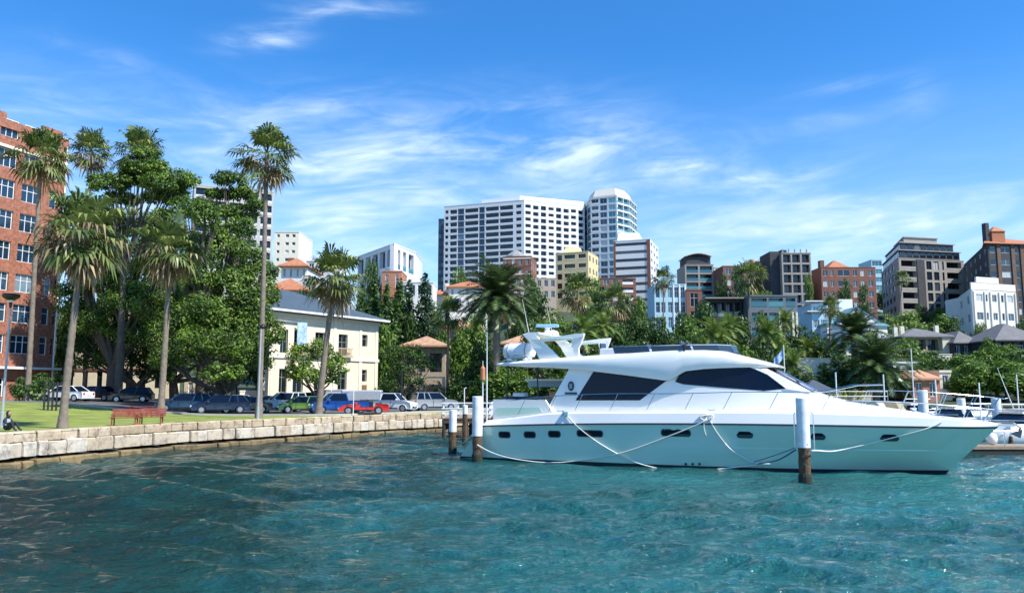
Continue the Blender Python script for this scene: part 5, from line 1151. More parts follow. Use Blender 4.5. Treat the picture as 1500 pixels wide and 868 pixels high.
pw = Vector((P1.x, P1.y, 0)); rope('dark blue line from the slack rope to the near pile', [yr(1110, 679, .15), lp(yr(1110, 679), pw, 1140, 673, .5), Vector((P1.x - .32, P1.y, ztop_at(1170, 658, p1)))], .03, bluerope)
rope('dark blue thin line just above the other one by the near pile', [yr(1105, 676, .2), lp(yr(1110, 679), pw, 1142, 664, .5), Vector((P1.x - .32, P1.y, ztop_at(1170, 655, p1)))], .018, bluerope)
rope('white bow line from the near pile up to the bow rail', [Vector((P1.x + .1, P1.y - .33, ztop_at(1185, 659, p1))), Vector((P1.x + .42, P1.y - .1, ztop_at(1195, 659, p1))), yr(1222, 660, .8), yr(1262, 652, .25), yr(1310, 640), yr(1355, 628), yr(1380, 617, .03)])
rope('white line wrapped from the stern corner round the short left pile', [Vector((P3.x + .2, P3.y - .2, ztop_at(668, 655, p3))), atY(676, 650, 42), atY(688, 640, 41), yr(706, 620, .05)], .022)
rope('short frayed rope end hanging from the midship cleat', [yr(1033, 609, .04), yr(1031, 625, .06), yr(1035, 639, .1)], .02)
rope('white coil looped over the midship gunwale cleat', [yr(1022, 612, .05), yr(1030, 606, .05), yr(1040, 609, .05), yr(1034, 616, .06), yr(1026, 610, .07), yr(1044, 608, .07), yr(1040, 618, .07)], .03)
MB_ = MB(); MB_.bbox(-.12, .12, -.2, .2, -.06, .12, .03); o = MB_.build('rope_fairlead', mat('fairlead_blue', (.12, .25, .30), .5)); q = yr(828, 606, -.02); o.location = q; tag(o, 'small teal fairlead block on the gunwale where the aft rope starts', 'fairlead')

# ================================================================== PALMS
fan_palm('near fan palm with drooping brown skirt on the grass edge by the seawall', 95, (121, 335), 42.5, 62, 11, tr=.30, dead=46, live=40)
fan_palm('fan palm standing just behind the red park benches', 236, (249, 362), 60, 48, 12, tr=.36, dead=38, live=38)
fan_palm('tallest slender fan palm, beside the grey lamp post', 379, (391, 226), 58.5, 43, 13, tr=.30, dead=14, live=46)
fan_palm('leaning fan palm in front of the mansion, beside the green car', 466, (492, 405), 66, 42, 14, tr=.40, dead=26, live=42, lean=0)
fan_palm('fan palm in front of the red brick flats', 38, (62, 228), 72, 41, 15, tr=.36, dead=22, live=44)
fan_palm('fan palm with bare gap below, rising between the brick flats and fig tree', 122, (134, 220), 90, 31, 16, tr=.30, dead=14, live=40)
fan_palm('fan palm whose top shows over the highest fig crown', 190, (203, 222), 94, 36, 17, tr=.3, dead=6, live=40)
fan_palm('small fan palm by the tan corner house left of the yacht', 655, (657, 458), 95, 27, 18, tr=.24, dead=4, live=30)
fan_palm('fan palm rising from the trees below the yellow flats', 845, (846, 428), 135, 30, 19, tr=.3, dead=10)
fan_palm('fan palm beside the dark tree below the brick flats', 897, (896, 442), 130, 26, 20, tr=.3, dead=12)
fan_palm('slim fan palm next to the banded white office block', 973, (972, 408), 160, 17, 21, tr=.25, dead=8)
fan_palm('dark fan palm in front of the orange roofed apartment block', 1098, (1097, 405), 140, 26, 22, tr=.3, dead=6)
fan_palm('fan palm with pale white trunk before the teal roofed house', 1217, (1217, 450), 120, 17, 23, tr=.34, dead=8)
fan_palm('thin fan palm standing against the stepped dark flats', 1322, (1322, 407), 215, 12, 24, tr=.25, dead=4)
date_palm('big dark date palm in the middle, rising behind the yacht stern', 727, (728, 436), 92, 50, 31, tr=.42, n=110)
date_palm('date palm on the slope below the teal roofed house', 1252, (1253, 492), 100, 40, 32, n=84)
date_palm('lower date palm near the shore left of the orange boathouse', 1283, (1283, 536), 88, 46, 33, n=84)
for px, py, Y, r, lb in ((800, 492, 98, 26, 'pale green feather palm behind the radar arch'), (855, 486, 97, 30, 'wide pale green feather palm above the flybridge'), (884, 478, 101, 22, 'feather palm behind the flybridge seats'), (1046, 492, 95, 30, 'yellow-green feather palm above the yacht wheelhouse'), (1068, 480, 99, 22, 'small feather palm right of the wheelhouse roof'), (1162, 535, 92, 26, 'feather palm behind the small flag'), (1182, 512, 108, 20, 'feather palm beside the sandstone outbuilding'), (1125, 488, 104, 26, 'dull green feather palm under the planted roof terrace'), (1150, 470, 120, 18, 'slim feather palm before the terrace glass flats')):
    date_palm(lb, px, (px, py), Y, r, int(px), tr=.16, leaf='lime', n=34, name='feather_palm')

# ================================================================== BIG PARK TREES
pixtree('fig_tree', 'tall open-crowned fig tree with bare limbs at the left of the grove', 172, 78, [(160, 268, 38, 17, 0), (212, 246, 44, 17, 1), (262, 262, 36, 16, -1), (178, 292, 34, 14, 2), (236, 290, 34, 13, 0), (212, 226, 30, 13, 2), (128, 300, 24, 16, 0), (150, 318, 30, 18, 1), (255, 285, 30, 16, 1), (190, 262, 34, 15, 3), (235, 268, 36, 15, -2)], 'fig', .27, 2.4, 41, .34)
pixtree('fig_tree', 'narrow topped fig tree whose crown overlaps the grey tower', 332, 80, [(336, 262, 30, 15, 0), (352, 284, 34, 14, 1), (318, 284, 20, 10, 0), (376, 300, 18, 11, 0), (330, 310, 28, 13, 0), (360, 312, 24, 14, 1), (300, 300, 24, 14, 1)], 'fig', .27, 2.4, 42, .3)
pixtree('fig_tree', 'broad dense fig tree, largest in the middle of the grove', 300, 73, [(300, 318, 34, 26, 0), (325, 362, 48, 34, 2), (285, 400, 50, 36, 0), (345, 420, 44, 38, 0), (262, 350, 34, 28, 2), (372, 385, 30, 30, 1), (300, 455, 48, 30, -2), (370, 460, 36, 34, 0), (268, 305, 26, 20, 2), (390, 430, 22, 30, 2), (240, 320, 24, 20, 3), (350, 335, 30, 20, 3), (395, 400, 14, 20, 3)], 'fig', .27, 1.75, 43, .8)
pixtree('fig_tree', 'low spreading fig tree over the parked dark blue cars', 330, 71, [(290, 500, 44, 26, -2), (335, 505, 38, 34, -2), (250, 520, 34, 26, 0), (375, 512, 30, 36, 0), (325, 545, 36, 18, -3), (400, 485, 18, 30, 0), (270, 470, 44, 28, 0), (345, 470, 50, 30, 1)], 'fig', .26, 1.5, 44, .6)
pixtree('fig_tree', 'dense fig tree behind the near palm, between the flats and grove', 165, 82, [(150, 345, 40, 30, 0), (195, 380, 46, 34, 0), (145, 410, 40, 34, 0), (200, 440, 50, 34, -2), (150, 470, 44, 34, 0), (220, 330, 30, 26, 2), (232, 400, 36, 40, 2), (205, 490, 46, 30, 0), (110, 380, 34, 34, 2), (105, 440, 30, 34, 2), (100, 335, 26, 24, 3), (250, 440, 40, 34, 3), (175, 330, 34, 24, 3)], 'fig', .28, 1.75, 45, .7)
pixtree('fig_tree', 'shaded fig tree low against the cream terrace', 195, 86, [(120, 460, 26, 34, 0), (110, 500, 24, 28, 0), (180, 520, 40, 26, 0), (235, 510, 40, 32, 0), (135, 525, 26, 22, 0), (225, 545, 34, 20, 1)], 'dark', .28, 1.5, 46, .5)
pixtree('magnolia_tree', 'small round street tree with glossy leaves in front of the mansion', 462, 79, [(440, 522, 22, 22, 0), (470, 515, 24, 20, 1), (492, 535, 20, 20, 0), (450, 548, 26, 18, -1), (480, 555, 22, 14, 0), (428, 545, 14, 18, 0)], 'mid', .26, 1.5, 47, .22)
pixtree('pine_tree', 'dark feathery tree at the right corner of the mansion', 592, 92, [(575, 518, 20, 14, 0), (602, 515, 24, 14, 0), (622, 532, 20, 14, 0), (588, 540, 24, 14, 0), (608, 556, 20, 12, 0), (572, 560, 12, 14, 0)], 'dark', .22, 1.2, 48, .2)
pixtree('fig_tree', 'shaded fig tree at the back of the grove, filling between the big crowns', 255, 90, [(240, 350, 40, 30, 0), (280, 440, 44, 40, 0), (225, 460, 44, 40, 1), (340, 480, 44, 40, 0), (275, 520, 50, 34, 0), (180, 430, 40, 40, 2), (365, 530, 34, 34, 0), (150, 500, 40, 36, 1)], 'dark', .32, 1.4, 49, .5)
def cypress(px, pyt, w, Y, seed, label, leaf='cypress'):
    w *= 1.35
    X = atY(px, 480, Y).x; gz = ground(X, Y); H = atY(px, pyt, Y).z - gz; r = w * .5 * Y / F
    lob = [((0, 0, H * t), (r * k, r * k, H * .13)) for t, k in ((.12, .75), (.26, .95), (.42, 1.0), (.58, .9), (.72, .72), (.84, .5), (.93, .28))]
    rt = thing('cypress', label, 'cypress tree', (X, Y, gz), 0, 'cypress trees behind the mansion'); quads('crown', *leafcloud(lob, .30, 3.2, seed, subf=.5, shell=.35, flat=1.3, low=-1), G[leaf], rt)
    MB().tube([(0, 0, -.4), (0, 0, H * .5), (0, 0, H * .92)], [.3, .2, .04], 7).build('trunk', figbark, rt)
for i, a in enumerate([(530, 418, 24, 112, 'green cypress at the left end of the row, beside the leaning palm crown', 'dark'), (548, 410, 24, 116, 'second green cypress of the row behind the mansion roof', 'dark'), (566, 418, 24, 114, 'green cypress just left of the dark ones, above the mansion eave', 'dark'), (585, 412, 24, 118, 'cypress below the orange brick block', 'dark'), (599, 414, 20, 120, 'dark narrow cypress next to the tallest one', 'cypress'), (622, 404, 28, 117, 'tallest darkest cypress, at the right end of the row', 'cypress'), (575, 440, 26, 108, 'shorter cypress in front of the row near the mansion corner', 'dark')]): cypress(a[0], a[1], a[2], a[3], 60 + i, a[4], a[5])

# ================================================================== HILLSIDE TREES
def template(name, leaf, seed, n=7, size=.07, dens=1.45, flat=.8, wide=1.):
    """unit tree: crown about 1 high, 1 wide; scaled per copy"""
    rng = random.Random(seed); lob = []
    for i in range(n):
        a = i * 2.4 + rng.uniform(0, 1); rr = rng.uniform(.12, .27) * wide; lob.append(((rr * math.cos(a), rr * math.sin(a), rng.uniform(.32, .72)), (rng.uniform(.17, .25),) * 2 + (rng.uniform(.14, .22),)))
    lob.append(((0, 0, .78), (.2, .2, .16)))
    lob.append(((0, 0, .35), (.34, .34, .22)))
    lob = [((c[0], c[1], c[2]), r) for c, r in lob]
    C, A, B = leafcloud(lob, size, dens, seed, subf=.42, flat=flat, low=-.9)
    rt = thing(name, 'tree', 'tree', (0, 0, 0)); quads('crown', C, A, B, G[leaf], rt)
    MB().tube([(0, 0, -.08), (.01, 0, .2), (0, .01, .6)], [.035, .026, .01], 6).build('trunk', figbark, rt); return rt
TPL = {'dark': [template('leafy_tree', 'dark', 70 + i, size=.031) for i in range(2)], 'mid': [template('leafy_tree', 'mid', 80 + i, size=.031) for i in range(2)], 'lime': [template('leafy_tree', 'lime', 90 + i, size=.034) for i in range(2)], 'fig': [template('leafy_tree', 'fig', 95 + i, size=.031) for i in range(2)]}
USED = set(); rngT = random.Random(9)
def tree_at(px, pyt, w, Y, kind, label, group='leafy trees on the hillside', gz=None):
    X = atY(px, pyt + 15, Y).x; g = ground(X, Y) if gz is None else gz; H = atY(px, pyt, Y).z - g; wd = w * Y / F
    if H < 1.2: H = 1.2
    k = rngT.randrange(2); t = TPL[kind][k]; key = (kind, k); rz = rngT.uniform(0, 6.28)
    H = max(H, wd * .5); sc = (wd / .92, wd / .92, H / .94)
    if key not in USED:
        USED.add(key); t.location = (X, Y, g); t.rotation_euler = (0, 0, rz); t.scale = sc; t['label'] = label; t['group'] = group; return t
    return copy_thing(t, label, (X, Y, g), rz, group, sc)
TREES = [
 (545, 376, 62, 168, 'dark', 'dark tree climbing in front of the white stepped flats'), (508, 405, 34, 150, 'dark', 'dark tree right of the leaning palm crown'),
 (672, 392, 56, 235, 'mid', 'bright green tree at the left foot of the white high-rise'), (640, 445, 40, 150, 'mid', 'green tree below the small orange cottage'),
 (690, 462, 70, 112, 'mid', 'leafy tree filling the gap left of the date palm'), (700, 500, 64, 98, 'dark', 'dark tree behind the short left pile'), (668, 548, 52, 92, 'dark', 'dark bushy tree at the end of the car park'), (722, 545, 60, 94, 'dark', 'shaded tree directly behind the yacht cockpit'),
 (640, 470, 40, 128, 'dark', 'dark tree above the tile-roofed villa'), (612, 478, 44, 126, 'dark', 'tree between the tall cypress and the villa roof'), (560, 470, 60, 106, 'mid', 'green tree just past the mansion roof corner'),
 (775, 398, 46, 220, 'dark', 'dark tree between the turret flats and date palm'), (790, 425, 70, 150, 'dark', 'dark leafy tree right of the date palm crown'), (812, 452, 66, 125, 'mid', 'mid green tree under the sandy yellow flats'), (776, 470, 60, 110, 'dark', 'dark tree behind the radar dome'),
 (868, 402, 50, 190, 'mid', 'green tree at the right foot of the yellow flats'), (882, 414, 70, 150, 'dark', 'big dark tree in front of the long brick flats'), (915, 428, 56, 148, 'dark', 'dark round tree below the ribbon-window office'), (938, 436, 40, 152, 'mid', 'bright green tree left of the bay-window flats'), (935, 455, 66, 125, 'dark', 'dark tree in the second row below the office block'), (870, 455, 60, 118, 'dark', 'dense dark tree above the flybridge rail'), (905, 472, 60, 108, 'dark', 'dark shrubby tree behind the flybridge windscreen'),
 (965, 462, 60, 112, 'dark', 'dark tree below the bay-window flats'), (1000, 455, 50, 116, 'dark', 'dark tree beside the brick wing'), (1032, 440, 64, 128, 'dark', 'large dark tree between bay-window flats and glass apartments'), (985, 484, 60, 100, 'dark', 'low dark tree behind the wheelhouse roof'), (1020, 482, 50, 100, 'mid', 'green bush tree above the wheelhouse brow'), (830, 500, 60, 95, 'mid', 'green tree behind the flybridge seats'), (940, 498, 60, 96, 'dark', 'dark hedge-like tree above the flybridge'),
 (1080, 385, 46, 200, 'dark', 'dark tree covering the left half of the orange roofed block'), (1060, 400, 30, 205, 'dark', 'small dark tree at the left edge of the orange roofed block'), (1085, 462, 60, 112, 'dark', 'dark tree in front of the long glass apartments'), (1115, 455, 50, 116, 'dark', 'dark tree before the planted roof terrace'), (1090, 505, 60, 96, 'mid', 'green tree behind the yacht windscreen'), (1125, 510, 60, 95, 'dark', 'dark tree right of the yacht windscreen'), (1140, 480, 40, 112, 'mid', 'mid green tree under the glass terrace flats'),
 (1186, 398, 16, 250, 'lime', 'narrow pale tree between the concrete grid and old brick flats'), (1265, 412, 30, 200, 'dark', 'dark little tree before the old brick flats'), (1240, 408, 34, 205, 'dark', 'dark tree above the teal roof ridge'),
 (1195, 490, 66, 108, 'dark', 'dark tree above the stone outbuilding'), (1215, 530, 90, 90, 'dark', 'very dark broad tree left of the lower date palm'), (1172, 540, 50, 90, 'dark', 'shaded tree behind the low sandstone terrace'), (1255, 520, 60, 94, 'dark', 'dark tree trunked under the upper date palm'),
 (1330, 452, 74, 175, 'lime', 'light green tree at the foot of the stepped dark flats'), (1380, 460, 56, 178, 'mid', 'green tree above the slate villa roof'), (1300, 455, 30, 180, 'lime', 'pale green bush right of the teal roof'), (1400, 462, 40, 176, 'dark', 'dark tree between stepped flats and art deco block'),
 (1330, 492, 80, 122, 'mid', 'wide green tree before the slate villa'), (1300, 500, 56, 112, 'mid', 'green tree right of the upper date palm'), (1352, 520, 50, 104, 'mid', 'green tree above the orange boathouse'), (1440, 470, 26, 150, 'lime', 'yellow-green tree in front of the art deco flats'), (1448, 492, 36, 140, 'mid', 'tree right of the pointed cottage roof'), (1490, 512, 84, 112, 'dark', 'dark round tree below the gabled house'), (1460, 540, 90, 98, 'dark', 'big dark tree above the moored boats at right'), (1420, 535, 50, 100, 'dark', 'dark hedge tree under the pointed cottage'), (1400, 548, 46, 94, 'mid', 'green bush tree beside the blue shed'), (1375, 527, 36, 112, 'dark', 'dark tree beside the villa lawn'), (1310, 540, 40, 94, 'dark', 'dark tree left of the orange boathouse'), (1500, 555, 50, 92, 'dark', 'dark shrub at the right edge behind the boats'),
 (705, 440, 46, 130, 'dark', 'dark tree below the white hip-roofed house'), (745, 505, 50, 96, 'dark', 'dark tree under the big date palm'), (675, 480, 50, 104, 'mid', 'green tree beside the tan corner house'), (760, 450, 44, 128, 'dark', 'tree directly below the turret flats'), (600, 455, 40, 116, 'dark', 'tree hiding the low white house'), (1010, 462, 60, 108, 'mid', 'green tree under the brick wing'), (1060, 470, 60, 104, 'mid', 'green tree left of the glass apartments base'), (1150, 455, 40, 122, 'dark', 'dark tree at the right end of the roof terrace flats'), (1175, 475, 50, 112, 'dark', 'dark tree before the glass-fronted house'), (1275, 480, 40, 120, 'mid', 'green tree below the teal roofed house'),
 (455, 405, 50, 120, 'dark', 'tree behind the slate roof ridge'), (500, 412, 40, 118, 'dark', 'tree peeping over the right half of the slate roof'), (90, 470, 30, 98, 'dark', 'dark tree at the corner of the brick flats'), (60, 545, 40, 76, 'dark', 'dark bush tree at the base of the brick flats'), (30, 550, 34, 74, 'dark', 'bush tree under the white awning'), (640, 565, 40, 96, 'lime', 'pale reeds behind the silver car'), (600, 566, 40, 95, 'mid', 'green shrub between the mansion and villa gate'),
 (1500, 465, 40, 160, 'dark', 'dark tree between the deco flats and right edge'), (350, 440, 60, 100, 'dark', 'tree filling behind the grove at the mansion'), (380, 430, 50, 98, 'fig', 'leafy tree touching the mansion roof left end'), (105, 420, 44, 92, 'fig', 'fig-like tree beside the brick flats'), (860, 520, 60, 93, 'mid', 'green tree low behind the flybridge'), (800, 530, 60, 93, 'dark', 'shaded tree seen under the overhang'), (765, 540, 50, 92, 'mid', 'green bush seen through the cockpit'),
]
for t in TREES: tree_at(*t)
# fill the slopes
rf = random.Random(21)
for i in range(120):
    px = rf.uniform(560, 1560); Y = rf.choice([rf.uniform(90, 120), rf.uniform(115, 170), rf.uniform(160, 330)]); X = atY(px, 500, Y).x; g = ground(X, Y)
    h = rf.uniform(3.0, 5.4) * (1 + (Y - 90) / 260); py = CY * 0 + 572 - (g + h - 3.5) / Y * F
    if 1300 < px < 1450 and 130 < Y < 160: continue
    t = tree_at(px, py, rf.uniform(5, 8.5) * F / Y * (1 + (Y - 90) / 500), Y, rf.choice(['dark', 'dark', 'mid', 'dark', 'mid']), 'bushy green tree in the thicket on the slope', 'thicket trees filling the slope')
# low hedge lines
def hedge(label, px0, px1, Y, h, leaf, zb=None):
    a, b = atY(px0, 560, Y), atY(px1, 560, Y); L_ = b.x - a.x; g = ground((a.x + b.x) / 2, Y) if zb is None else zb; n = max(2, int(L_ / 1.2)); lob = [((L_ * (i + .5) / n, 0, h * .5), (L_ / n * .75, .6, h * .55)) for i in range(n)]
    rt = quads('hedge', *leafcloud(lob, .2, 1.4, int(px0), subf=.5, low=-1), G[leaf], None); rt.location = (a.x, Y, g); tag(rt, label, 'hedge'); return rt
hedge('clipped green hedge at the villa gate behind the parked cars', 566, 652, 97, 2.6, 'lime')
hedge('tall pale reeds behind the silver car', 606, 650, 93, 3.2, 'flower')
hedge('green hedge on the terrace below the slate villa', 1375, 1470, 110, 1.8, 'dark', 6.2)
hedge('low shrubs at the foot of the brick flats', 20, 72, 72, 2.0, 'dark')
hedge('yellow-green shrubs on the low sandstone terrace behind the bow', 1200, 1262, 84, 1.0, 'lime', 2.6)
#@@PART3@@
# ================================================================== SHORE FURNITURE, CARS, BOATS
tyre = mat('tyre', (.015, .015, .016), .8); rimm = mat('alloy_rim', (.5, .51, .52), .35, .8); lampglass = mat('headlamp_glass', (.75, .77, .8), .1); tailred = mat('tail_lamp_red', (.45, .02, .015), .2)
KIND = {
 'sedan': dict(L=4.6, W=1.76, belt=.92, roof=1.44, g=(-1.75, -1.05, .35, 1.15), hood=.86, nose=.66, tail=.90),
 'hatch': dict(L=4.0, W=1.70, belt=.92, roof=1.46, g=(-1.85, -1.50, .35, 1.15), hood=.88, nose=.66, tail=.90),
 'wagon': dict(L=4.7, W=1.78, belt=.95, roof=1.52, g=(-2.2, -1.75, .45, 1.25), hood=.92, nose=.7, tail=.92),
 'suv': dict(L=4.5, W=1.82, belt=1.12, roof=1.78, g=(-2.15, -1.95, .30, 1.0), hood=1.08, nose=.86, tail=1.1),
 'ute': dict(L=5.0, W=1.80, belt=1.08, roof=1.72, g=(-.55, -.40, .75, 1.35), hood=1.02, nose=.82, tail=1.02),
 'van': dict(L=4.9, W=1.9, belt=1.25, roof=2.05, g=(-2.38, -2.30, 1.1, 1.85), hood=1.15, nose=.95, tail=1.2),
 'convertible': dict(L=4.1, W=1.72, belt=.84, roof=1.16, g=(-.1, .0, .28, .85), hood=.80, nose=.55, tail=.84)}
def car(kind, col, label, px, Y, deg, name=None, metallic=.3):
    k = KIND[kind]; Lh = k['L'] / 2; w = k['W'] / 2; X = atY(px, 590, Y).x; root = thing(name or {'suv': 'parked_suv', 'van': 'parked_van', 'ute': 'parked_pickup', 'convertible': 'parked_convertible'}.get(kind, 'parked_car'), label, {'van': 'van', 'ute': 'pickup truck'}.get(kind, 'car'), (X, Y, ground(X, Y) + .03), R(deg), 'cars parked behind the park')
    pm = mat('car_paint_%d' % abs(hash(col) % 99999), col, .25, metallic, var=.02, coat=1.0)
    xf, xr, r = Lh - .82, -Lh + .85, .38; bz = .26
    def arch(xc): return [(xc + r * math.cos(a), .30 + r * math.sin(a)) for a in [PI * i / 8 for i in range(9)]]
    P = [(Lh - .05, bz)] + arch(xf) + arch(xr) + [(-Lh + .05, bz), (-Lh, .5), (-Lh + .03, k['tail'] - .08), (-Lh + .12, k['tail'])]
    if kind == 'convertible': P += [(-1.0, k['belt'] + .02), (-.9, .62), (.25, .62), (.3, k['belt'])]
    else: P += [(k['g'][0], k['belt'])]
    P += [(k['g'][3], k['belt']), (Lh - .45, k['hood'] - .03), (Lh - .08, k['nose']), (Lh, .48)]
    m = MB(); n = len(P)
    def ring(y, s, dz=0): return [(x * s, y, bz + (z - bz) * (1 + dz)) for x, z in P]
    m.loft([ring(-w + .03, .965, -.05), ring(-w, .985), ring(-w + .02, 1.0), ring(w - .02, 1.0), ring(w, .985), ring(w - .03, .965, -.05)]); m.build('body', pm, root, 35)
    a, b, c, d = k['g']; be, rf_ = k['belt'] - .01, k['roof']; wi = w - .06; wr = w - .24
    if kind == 'convertible':
        MB().loft([[(.85, -wi, be), (.28, -wr, rf_), (.28, wr, rf_), (.85, wi, be)], [(.80, -wi, be), (.23, -wr, rf_), (.23, wr, rf_), (.80, wi, be)]]).build('windscreen', navyglass, root)
        MB().tube([(.83, -wi, be), (.26, -wr, rf_ + .02), (.26, wr, rf_ + .02), (.83, wi, be)], .03, 6).build('windscreen_frame', black, root)
        for y in (-.38, .38): MB().bbox(-.75, -.45, y - .25, y + .25, .6, 1.08, .05).build('seat', black, root)
        MB().bbox(-1.5, -.95, -.6, .6, .82, .93, .04).build('folded_hood', black, root)
    else:
        MB().loft([[(a, -wi, be), (d, -wi, be), (d, wi, be), (a, wi, be)], [(b, -wr, rf_ - .05), (c, -wr, rf_ - .05), (c, wr, rf_ - .05), (b, wr, rf_ - .05)]]).build('windows', navyglass, root)
        MB().loft([[(b - .04, -wr - .03, rf_ - .055), (c + .04, -wr - .03, rf_ - .055), (c + .04, wr + .03, rf_ - .055), (b - .04, wr + .03, rf_ - .055)], [(b + .05, -wr + .06, rf_), (c - .1, -wr + .06, rf_), (c - .1, wr - .06, rf_), (b + .05, wr - .06, rf_)]]).build('roof', pm, root, 50)
        for sd in (-1, 1):
            for (x0, x1) in ((a, b), (d, c)) + ((((a + d) / 2 - .1, (b + c) / 2 - .1),) if kind != 'ute' else ()) + (((a * .62 + .0, b * .70),) if kind in ('suv', 'wagon') else ()):
                MB().tube([(x0, sd * (wi + .005), be), (x1, sd * (wr + .015), rf_ - .04)], .045, 5).build('pillar', pm, root)
        if kind == 'van': MB().box(-2.36, .55, -w + .05, w - .05, 1.2, 1.9).build('side_panel', pm, root)
        if kind == 'ute':
            MB().box(-2.42, -.62, -.78, .78, .95, 1.10).build('tray', black, root)
            for x in (-.62,): MB().tube([(x, -.75, 1.05), (x, -.7, 1.75), (x, .7, 1.75), (x, .75, 1.05)], .035, 6).build('roll_bar', chrome, root)
    for x in (xf, xr):
        for sd in (-1, 1):
            t = MB(); t.lathe([(.18, -.10), (.32, -.10), (.335, -.06), (.335, .06), (.32, .10), (.18, .10)], 16); o = t.build('wheel', tyre, root, 40); o.location = (x, sd * (w - .10), .335); o.rotation_euler = (PI / 2, 0, 0)
            q = MB(); q.lathe([(.01, -.105 if sd > 0 else .085), (.20, -.105 if sd > 0 else .085), (.21, -.085 if sd > 0 else .105), (.01, -.08 if sd > 0 else .108)], 12); q.build('rim', rimm, o)
    for sd in (-1, 1):
        MB().bbox(Lh - .16, Lh + .012, sd * (w - .30) - .17, sd * (w - .30) + .17, k['nose'] - .16, k['nose'] - .02, .03).build('headlight', lampglass, root)
        MB().bbox(-Lh - .012, -Lh + .10, sd * (w - .22) - .12, sd * (w - .22) + .12, k['tail'] - .28, k['tail'] - .08, .03).build('tail_light', tailred, root)
        MB().bbox(d - .32, d - .14, sd * (w + .10) - .08, sd * (w + .10) + .08, k['belt'], k['belt'] + .14, .03).build('mirror', pm, root)
    MB().box(Lh - .02, Lh + .02, -.5, .5, .38, .52).build('grille', black, root)
    for x in (Lh + .022, -Lh - .022): MB().box(x - .01, x + .01, -.19, .19, .46 if x > 0 else .58, .57 if x > 0 else .69).build('number_plate', lampglass, root)
    for x in ((.5, -.45) if kind != 'convertible' else (.75, -.25)):
        for sd in (-1, 1): MB().box(x - .012, x + .012, sd * (w + .001) - .004, sd * (w + .001) + .004, .42, k['belt'] - .06).build('door_seam', black, root)
    for sd in (-1, 1): MB().box(-Lh + 1.3, Lh - 1.3, sd * (w + .004) - .008, sd * (w + .004) + .008, .30, .40).build('sill_trim', black, root)
    return root
car('suv', (.72, .73, .72), 'white suv parked nose out at the grass edge behind the lamp post', 412, 73, 207, metallic=0)
car('hatch', (.16, .30, .06), 'lime green hatchback beside the white suv', 440, 70, 204)
car('ute', (.015, .11, .42), 'bright blue pickup right of the leaning palm trunk', 497, 69, 207)
car('convertible', (.62, .02, .015), 'red open convertible parked close to the seawall', 533, 66.2, 190, metallic=0)
car('ute', (.74, .75, .74), 'white pickup behind the red convertible', 570, 74, -14, metallic=0)
car('suv', (.42, .44, .46), 'silver suv seen from behind near the jetty', 636, 79.5, 28)
car('wagon', (.02, .07, .15), 'dark blue wagon parked under the fig trees, left one', 272, 68, 200)
car('wagon', (.012, .035, .085), 'navy station wagon under the fig trees, between two other dark cars', 323, 67.5, 204, name='parked_car')
car('sedan', (.008, .012, .02), 'black car in deep shade left of the grey lamp post', 357, 69, 205)
car('van', (.76, .77, .77), 'white van parked behind the blue pickup against the garden wall', 480, 82, 170, metallic=0)
car('sedan', (.74, .75, .76), 'white sedan on the road in front of the brick flats', 96, 74, 172, metallic=0)
car('sedan', (.012, .014, .018), 'black sedan behind the near palm trunk', 140, 78, 172)
car('hatch', (.02, .022, .03), 'dark hatchback in the shade of the left fig tree', 192, 78, 195)
car('sedan', (.55, .57, .58), 'pale car half hidden between the navy and black cars', 345, 76, 200)
car('suv', (.03, .035, .045), 'dark suv behind the white suv at the car park wall', 433, 80, 205)
car('sedan', (.10, .16, .22), 'blue grey sedan behind the green hatchback', 392, 79, 200)
# covered trailer
tr = thing('box_trailer', 'grey tarpaulin-covered trailer between the blue pickup and white pickup', 'trailer', (atY(530, 590, 78).x, 78, ground(-15, 78) + .03), R(5))
MB().bbox(-1.9, 1.9, -.9, .9, .75, 2.0, .12).build('cover', mat('tarpaulin', (.33, .35, .38), .7, bump=.5, bscale=4), tr); MB().box(-1.9, 1.9, -.85, .85, .55, .745).build('chassis', darkmetal, tr)
for sd in (-.92, .92): o = MB().lathe([(.1, -.09), (.32, -.09), (.32, .09), (.1, .09)], 14).build('wheel', tyre, tr); o.location = (0, sd, .32); o.rotation_euler = (PI / 2, 0, 0)

# ---- park benches
redp = mat('red_bench_paint', (.24, .05, .032), .6, var=.25, island=.15)
def bench(px, py, Y, wd, label, deg):
    X = atY(px, py, Y).x; rt = thing('park_bench', label, 'bench', (X, Y, ground(X, Y)), R(deg), 'red slatted park benches'); h = wd / 2
    s = MB(); [s.box(-h, h, y, y + .09, .42, .455) for y in (-.22, -.11, .0, .11)]; s.build('seat', redp, rt)
    b_ = MB(); [b_.loft([[(x, .24 + (z - .45) * .25, z), (x, .27 + (z - .45) * .25, z), (x, .295 + (z - .45) * .25, z + .09), (x, .265 + (z - .45) * .25, z + .09)] for x in (-h, h)]) for z in (.50, .61, .72, .83)]; b_.build('backrest', redp, rt)
    for x in (-h + .15, h - .15): 
        l_ = MB(); l_.box(x - .03, x + .03, -.2, -.14, 0, .419); l_.box(x - .03, x + .03, .2, .26, 0, .60); l_.box(x - .03, x + .03, -.139, .199, .36, .418); l_.build('leg', redp, rt)
        MB().tube([(x, -.2, .42), (x, -.2, .64), (x, .24, .66)], .025, 6).build('armrest', redp, rt)
bench(182, 622, 45.6, 1.55, 'left red slatted bench on the grass by the seawall', 8)
bench(221, 620, 47.2, 1.45, 'right red slatted bench on the grass by the seawall', 8)
